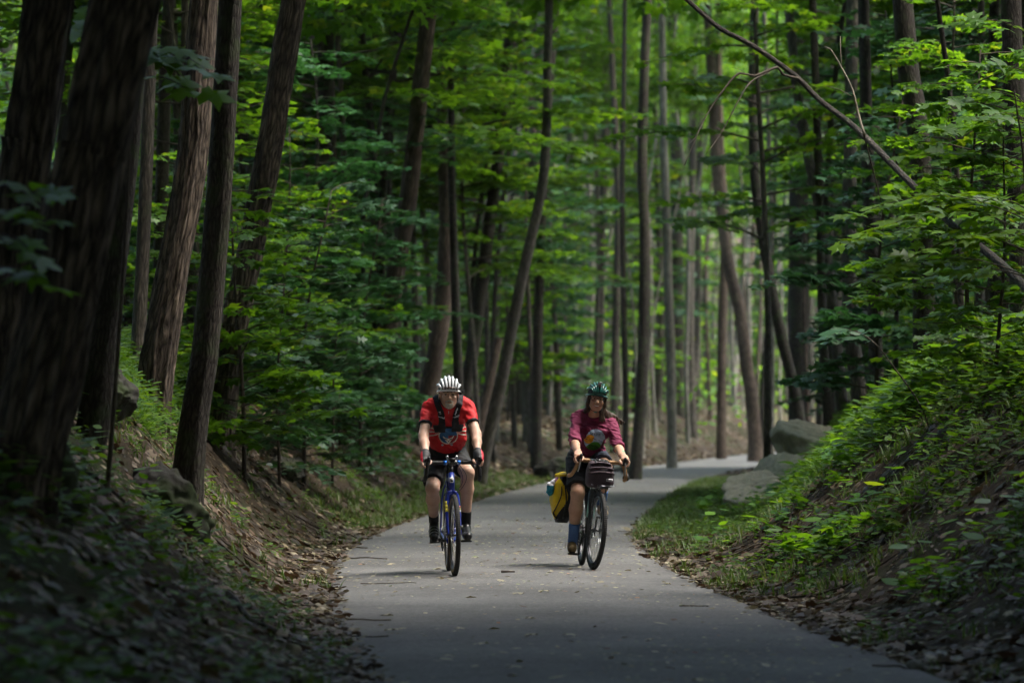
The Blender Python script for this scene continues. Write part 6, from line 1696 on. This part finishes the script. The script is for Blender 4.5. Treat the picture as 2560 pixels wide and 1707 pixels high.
# hair: round the face and streaming back over her left shoulder
s = SDF(J['hd'] - A(.2, .12, .32), J['hd'] + A(.32, .2, .14), .006)
s.ell(gw(0, .045, .015), (.078, .082, .082), .02)
for sx in (-1, 1): s.cap(gw(sx * .074, -.01, .02), gw(sx * .076, .0, -.05), .017, .020, .02); s.cap(gw(sx * .076, .0, -.05), gw(sx * .070, .03, -.11), .020, .026, .02)
for j in range(7):
    a = gw(.062, .035 + .006 * j, -.06 - .006 * j); b = a + A(.045 + .012 * j, .03, -.045 - .012 * (6 - j)); c = b + A(.055 + .010 * j, .02 + .01 * j, -.055 - .012 * (6 - j)); s.cap(a, b, .026, .022, .014); s.cap(b, c, .022, .008, .014)
s.cap(gw(-.06, .03, -.10), gw(-.085, .06, -.135), .02, .016, .02); s.cap(gw(-.085, .06, -.135), gw(-.14, .09, -.14), .012, .004, .01)
for (dx, dz) in ((.03, -.20), (.055, -.21), (.075, -.19)): s.cap(gw(.062, .0, -.10), gw(dx + .03, -.02, dz), .020, .007, .012)
sdf_obj('hair', s, [C_HAIR], wr_, 0, 0.010, (120, 60, 40))
mb = MB()
for sx in (-1, 1):
    t = np.linspace(0, 2 * np.pi, 26, endpoint=False); q = np.array([gw(sx * .033 + .0265 * math.cos(a), -.104 - .004 * math.sin(a), -.003 + .0225 * math.sin(a)) for a in t]); mb.tube(q, .0019, 6, closed=True)
    mb.tube([gw(sx * .060, -.100, .004), gw(sx * .074, .0, .006)], .0024, 5)
mb.tube([gw(-.007, -.105, .003), gw(0, -.108, .006), gw(.007, -.105, .003)], .0026, 6); mb.build('glasses', [C_DARK], wr_)
# top with sleeves pushed to the forearm
s = SDF((-.36, .14, .90), (.36, 1.14, 1.46), .0065); torso_w(s, .014)
for q in 'lr':
    d = J['w' + q] - J['e' + q]; L = np.linalg.norm(d); d /= L; e = J['e' + q] + d * L * .36
    s.cap(J['s' + q], J['e' + q], .056, .052, .025); s.cap(J['e' + q], J['w' + q], .053, .050, .02, cuts=[(e, d)])
s.ell((.003, .53, 1.395), (.070, .10, .062), .01, sub=True); s.keep_below((0, .93, .955), (0, .30, -1))
top = sdf_obj('shirt', s, [C_MAROON], wr_, 1, 0.020, (40, 20, 110)); tb = bvh_of(top)
FONT = {'H': '10001,10001,11111,10001,10001', 'U': '10001,10001,10001,10001,01110', 'D': '11110,10001,10001,10001,11110', 'S': '01111,10000,01110,00001,11110', 'O': '01110,10001,10001,10001,01110', 'N': '10001,11001,10101,10011,10001', 'V': '10001,10001,10001,01010,00100', 'A': '00100,01010,10001,11111,10001', 'E': '11111,10000,11110,10000,11111', 'T': '11111,00100,00100,00100,00100', ' ': '00000,00000,00000,00000,00000'}
def letter(txt, x, z, cx, cz, cw, ch):
    n_ = len(txt); u = (x - cx) / cw + n_ / 2; i = int(math.floor(u))
    if not 0 <= i < n_: return False
    v = (cz + ch / 2 - z) / ch
    if not 0 <= v < 1: return False
    f = (u - i) * 6
    if f >= 5: return False
    return FONT[txt[i]].split(',')[int(v * 5)][int(f)] == '1'
def logo(x, z):
    cx, cz = .012, 1.150; dx, dz = x - cx, z - cz
    if z < cz and abs(dx) > .066 - .018 * (dz / .07) ** 2 + 0: pass
    q = math.hypot(dx, dz * (1.0 if dz > 0 else .86))
    if q > .087: return None
    if letter('E THE HUDSON VA', x, z, cx, cz + .042, .0098, .022): return 4
    hill = -.024 - .5 * (dx - .015) ** 2 / .06
    if dz < hill - .026 - .15 * dx: return 3
    if dz < hill: return 2
    if math.hypot(dx + .046, dz + .002) < .040: return 1
    return 0
project(tb, logo, -.10, .12, 1.04, 1.25, .0022, .003, [C_SKY, C_SUN, C_HILL, C_HILL2, C_LETTER], 'shirt_print', top)
# shorts
s = SDF((-.34, .40, .60), (.34, 1.14, 1.12), .0065)
s.ell((0, .93, .98), (.175, .15, .125), .04, .008)
d = J['kl'] - J['hl']; L = np.linalg.norm(d); d /= L; s.cap(J['hl'], J['kl'], .116, .094, .03, cuts=[(J['hl'] + d * L * .84, d)])
d = J['kr'] - J['hr']; L = np.linalg.norm(d); d /= L; s.cap(J['hr'], J['kr'], .112, .090, .03, cuts=[(J['hr'] + d * L * .70, d)])
sdf_obj('shorts', s, [C_SHORT, C_NAVY], wr_, 1, 0.012, (40, 30, 60), lambda C: (C[:, 0] > .03).astype(int))
for q in 'lr':
    a = J['a' + q]; m = J['k' + q] * .36 + a * .64; d = a - J['k' + q]; d /= np.linalg.norm(d)
    s = SDF(np.minimum(a, m) - .09, np.maximum(a, m) + .09, .005); s.cap(m - d * .04, a + d * .04, .053, .043, .01, cuts=[(m, -d)]); sdf_obj('sock', s, [C_BLUESOCK], wr_, 1, 0.003)
shoe(wr_, (-.125, .775, .128), (-.140, .52, .125), (0, 0, 1), [C_TAN, C_SOLE, C_TAN2], 'lace')
shoe(wr_, (.118, .79, .475), (.138, .53, .463), (0, 0, 1), [C_TAN2, C_TAN, C_TAN2], 'lace')
hm = helmet(wr_, gw, Tw, .96, C_HG, C_HG2, C_HIN, True)
mb = MB(); mb.box(gw(0, -.082, .134), (.034, .034, .036), 0, Matrix.Rotation(R(-20), 3, 'X')); mb.tube([gw(0, -.098, .128), gw(0, -.106, .125)], .011, 12, 1); mb.ell(gw(.006, -.072, .154), (.016, .014, .008), 2); mb.build('helmet_light', [C_HIN, C_VIS, C_STRAP], hm, sharp=30)
mb = MB(); mb.box(gw(.0, -.062, -.124), (.030, .012, .011)); mb.build('strap_buckle', [C_HG2], hm)
mb = MB(); d = J['er'] - J['wr']; d /= np.linalg.norm(d); c_ = J['wr'] + d * .035; mb.tube([c_ - d * .009, c_ + d * .009], .0305, 18, 0, cap=False); mb.build('wristband', [C_GREEN], wr_)
mb = MB(); d = J['el'] - J['wl']; d /= np.linalg.norm(d); c_ = J['wl'] + d * .02; mb.tube([c_ - d * .004, c_ + d * .004], .0295, 18, 0, cap=False); mb.build('wristband', [C_TAN2], wr_)

# ------------------------------------------------------------------ what her bicycle carries
WM = wr_.matrix_world.copy()
def carried(name, label, cat, at_):
    o = empty(name, (0, 0, 0)); o.matrix_world = WM @ Matrix.Translation(Vector(at_)); return tag(o, label, cat)
def loc_sdf(lo, hi, h): return SDF(lo, hi, h)
# handlebar bag
hb_ = carried('handlebar_bag', 'dark purple canvas bag strapped under the tan handlebar of the touring bicycle', 'bag', (0, .02, .84)); hb_.rotation_euler = hb_.rotation_euler
hb_.matrix_world = WM @ Matrix.Translation(Vector((.012, .02, .84))) @ Matrix.Rotation(R(7), 4, 'Z')
mb = MB(); nseg = 22; prof_ = []
zs = np.linspace(-.115, .115, 14); V = []; 
for z in zs:
    f = (z + .115) / .23; hw = np.interp(f, [0, .12, .55, .9, 1], [.098, .122, .118, .102, .085]); hd = np.interp(f, [0, .15, .55, .9, 1], [.060, .088, .086, .062, .045]); yo = np.interp(f, [0, 1], [-.012, .012])
    for a in np.linspace(0, 2 * np.pi, 40, endpoint=False):
        e_ = .42; cx_, sy_ = math.cos(a), math.sin(a); V.append((hw * np.sign(cx_) * abs(cx_) ** e_, yo + hd * np.sign(sy_) * abs(sy_) ** e_, z))
V = np.array(V); V[:, 1] += .006 * fbm(V[:, 0] * 14, V[:, 2] * 26, 3.0, 3) * np.sign(V[:, 1]); V[:, 2] += .006 * fbm(V[:, 0] * 10, 0, V[:, 2] * 9, 2)
F = [tuple((i * 40 + j, i * 40 + (j + 1) % 40, (i + 1) * 40 + (j + 1) % 40, (i + 1) * 40 + j)) for i in range(13) for j in range(40)] + [tuple(range(39, -1, -1)), tuple(13 * 40 + j for j in range(40))]
mb.add(V, F); bag = mb.build('bag_body', [C_PBAG], hb_)
mb = MB()                                            # overhanging roll top in three folds
for j, (z, d_, w_) in enumerate([(.098, -.056, .092), (.058, -.082, .108), (.018, -.096, .113)]):
    q = catmull([(-w_, d_ * .55, z - .012), (-w_ * .6, d_, z), (0, d_ * 1.05, z + .004), (w_ * .6, d_, z), (w_, d_ * .55, z - .012)], .02); mb.tube(q, .015, 10, flat=.5)
mb.build('bag_flap', [C_PBAG], hb_)
mb = MB(); mb.box((.068, -.098, -.045), (.056, .004, .024), 0); mb.build('bag_label', [C_WCLOTH], hb_)
mb = MB()
for i in range(5): mb.box((.050 + i * .009, -.1005, -.045), (.005, .003, .010 if i != 2 else .006), 0)
mb.build('label_print', [C_CUFF], hb_)
mb = MB(); mb.box((.072, -.086, -.098), (.090, .006, .010), 0); mb.box((-.062, -.080, -.088), (.060, .006, .012), 0); mb.build('reflective_strip', [C_STRAP], hb_)
mb = MB()
for sx in (-1, 1): mb.tube(catmull([(sx * .05, -.07, .10), (sx * .05, .0, .128), (sx * .05, .05, .11)], .02), .008, 6, flat=.35)
mb.tube(catmull([(-.03, -.072, .118), (0, -.078, .122), (.03, -.072, .118)], .01), .006, 6); mb.build('bag_strap', [C_BBAG], hb_)
# pannier
pn_ = carried('pannier', 'yellow and black roll top pannier hanging on the rear rack of the touring bicycle', 'pannier', (-.205, 1.04, .575))
def pshape(z):
    f = (z + .20) / .42; hw = np.interp(f, [0, .2, .55, .85, 1], [.055, .088, .105, .095, .05]); hd = np.interp(f, [0, .15, .5, .85, 1], [.10, .135, .155, .16, .15]); return hw, hd
V = []; nz_ = 70; zs = np.linspace(-.20, .22, nz_)
for z in zs:
    hw, hd = pshape(z)
    for a in np.linspace(0, 2 * np.pi, 320, endpoint=False):
        cx_, sy_ = math.cos(a), math.sin(a); V.append((hw * np.sign(cx_) * abs(cx_) ** .55, hd * np.sign(sy_) * abs(sy_) ** .5, z))
V = np.array(V); V[:, 0] += .008 * fbm(V[:, 1] * 7, V[:, 2] * 12, 4.0, 3); V[:, 1] += .010 * fbm(V[:, 0] * 12, V[:, 2] * 14, 9.0, 3)
F = [tuple((i * 320 + j, i * 320 + (j + 1) % 320, (i + 1) * 320 + (j + 1) % 320, (i + 1) * 320 + j)) for i in range(nz_ - 1) for j in range(320)]
cc = np.array([V[list(f)].mean(0) for f in F])
mi_ = ((cc[:, 0] > -.015 + .05 * np.sin(cc[:, 2] * 14 + 1.0) + np.where(cc[:, 2] > .10, .0, 0)) | (cc[:, 2] < -.185)).astype(int)
F += [tuple(range(319, -1, -1)), tuple((nz_ - 1) * 320 + j for j in range(320))]
mb = MB()
for f, m in zip(F, list(mi_) + [1, 0]): mb.F.setdefault((len(f), int(m)), []).append(list(f))
mb.V.append(V); mb.n = len(V); mb.UV.append(np.zeros((len(V), 2))); mb.build('bag_body', [C_YBAG, C_BBAG], pn_)
mb = MB(); q = catmull([(-.06, -.10, .222), (0, -.12, .232), (.05, -.10, .236)], .02); mb.tube(q, .024, 10, flat=.8); q = catmull([(-.055, .10, .222), (0, .0, .245), (.05, -.10, .236)], .02); mb.tube(q, .022, 10, flat=.8); mb.build('roll_top', [C_YBAG], pn_)
mb = MB(); q = catmull([(-.03, -.150, .17), (-.028, -.164, .05), (-.066, -.150, -.06), (-.085, -.10, -.12), (-.05, -.128, -.17)], .02); mb.tube(q, .014, 6, flat=.35); q = catmull([(.00, -.165, .15), (.02, -.164, .0), (.0, -.150, -.16)], .02); mb.tube(q, .016, 6, flat=.35); mb.build('bag_strap', [C_BBAG], pn_)
# rolled clothing tucked under its strap
gr_ = carried('rolled_clothing', 'teal and pink rolled garment tucked on the outer side of the yellow pannier', 'clothing', (-.31, 1.0, .70))
s = SDF((-.08, -.16, -.14), (.10, .12, .12), .005)
s.cap((-.02, -.05, -.055), (-.012, -.06, .005), .036, .034, .02); s.cap((-.004, -.06, .03), (.055, -.06, .065), .026, .030, .02); s.cap((-.01, .0, .0), (.03, .04, .02), .04, .03, .03)
sdf_obj('garment', s, [C_TEAL, C_PINK, C_WCLOTH], gr_, 1, 0.012, (90, 60, 90), lambda C: np.where(C[:, 2] < .008, 0, np.where(C[:, 0] < .018, 2, 1)))
# bottle in the frame
bt_ = carried('water_bottle', 'mint green water bottle in the frame of the touring bicycle', 'bottle', (-.005, .40, .55))
q = np.array([(0, .07, -.09), (0, .0, 0), (0, -.045, .06)]); mb = MB(); mb.tube(catmull(q, .02), .036, 16); mb.build('bottle_body', [M_MINT], bt_)
mb = MB(); mb.tube([(0, -.045, .06), (0, -.058, .078), (0, -.066, .088)], [.034, .022, .012], 14); mb.build('bottle_cap', [C_WCLOTH], bt_)
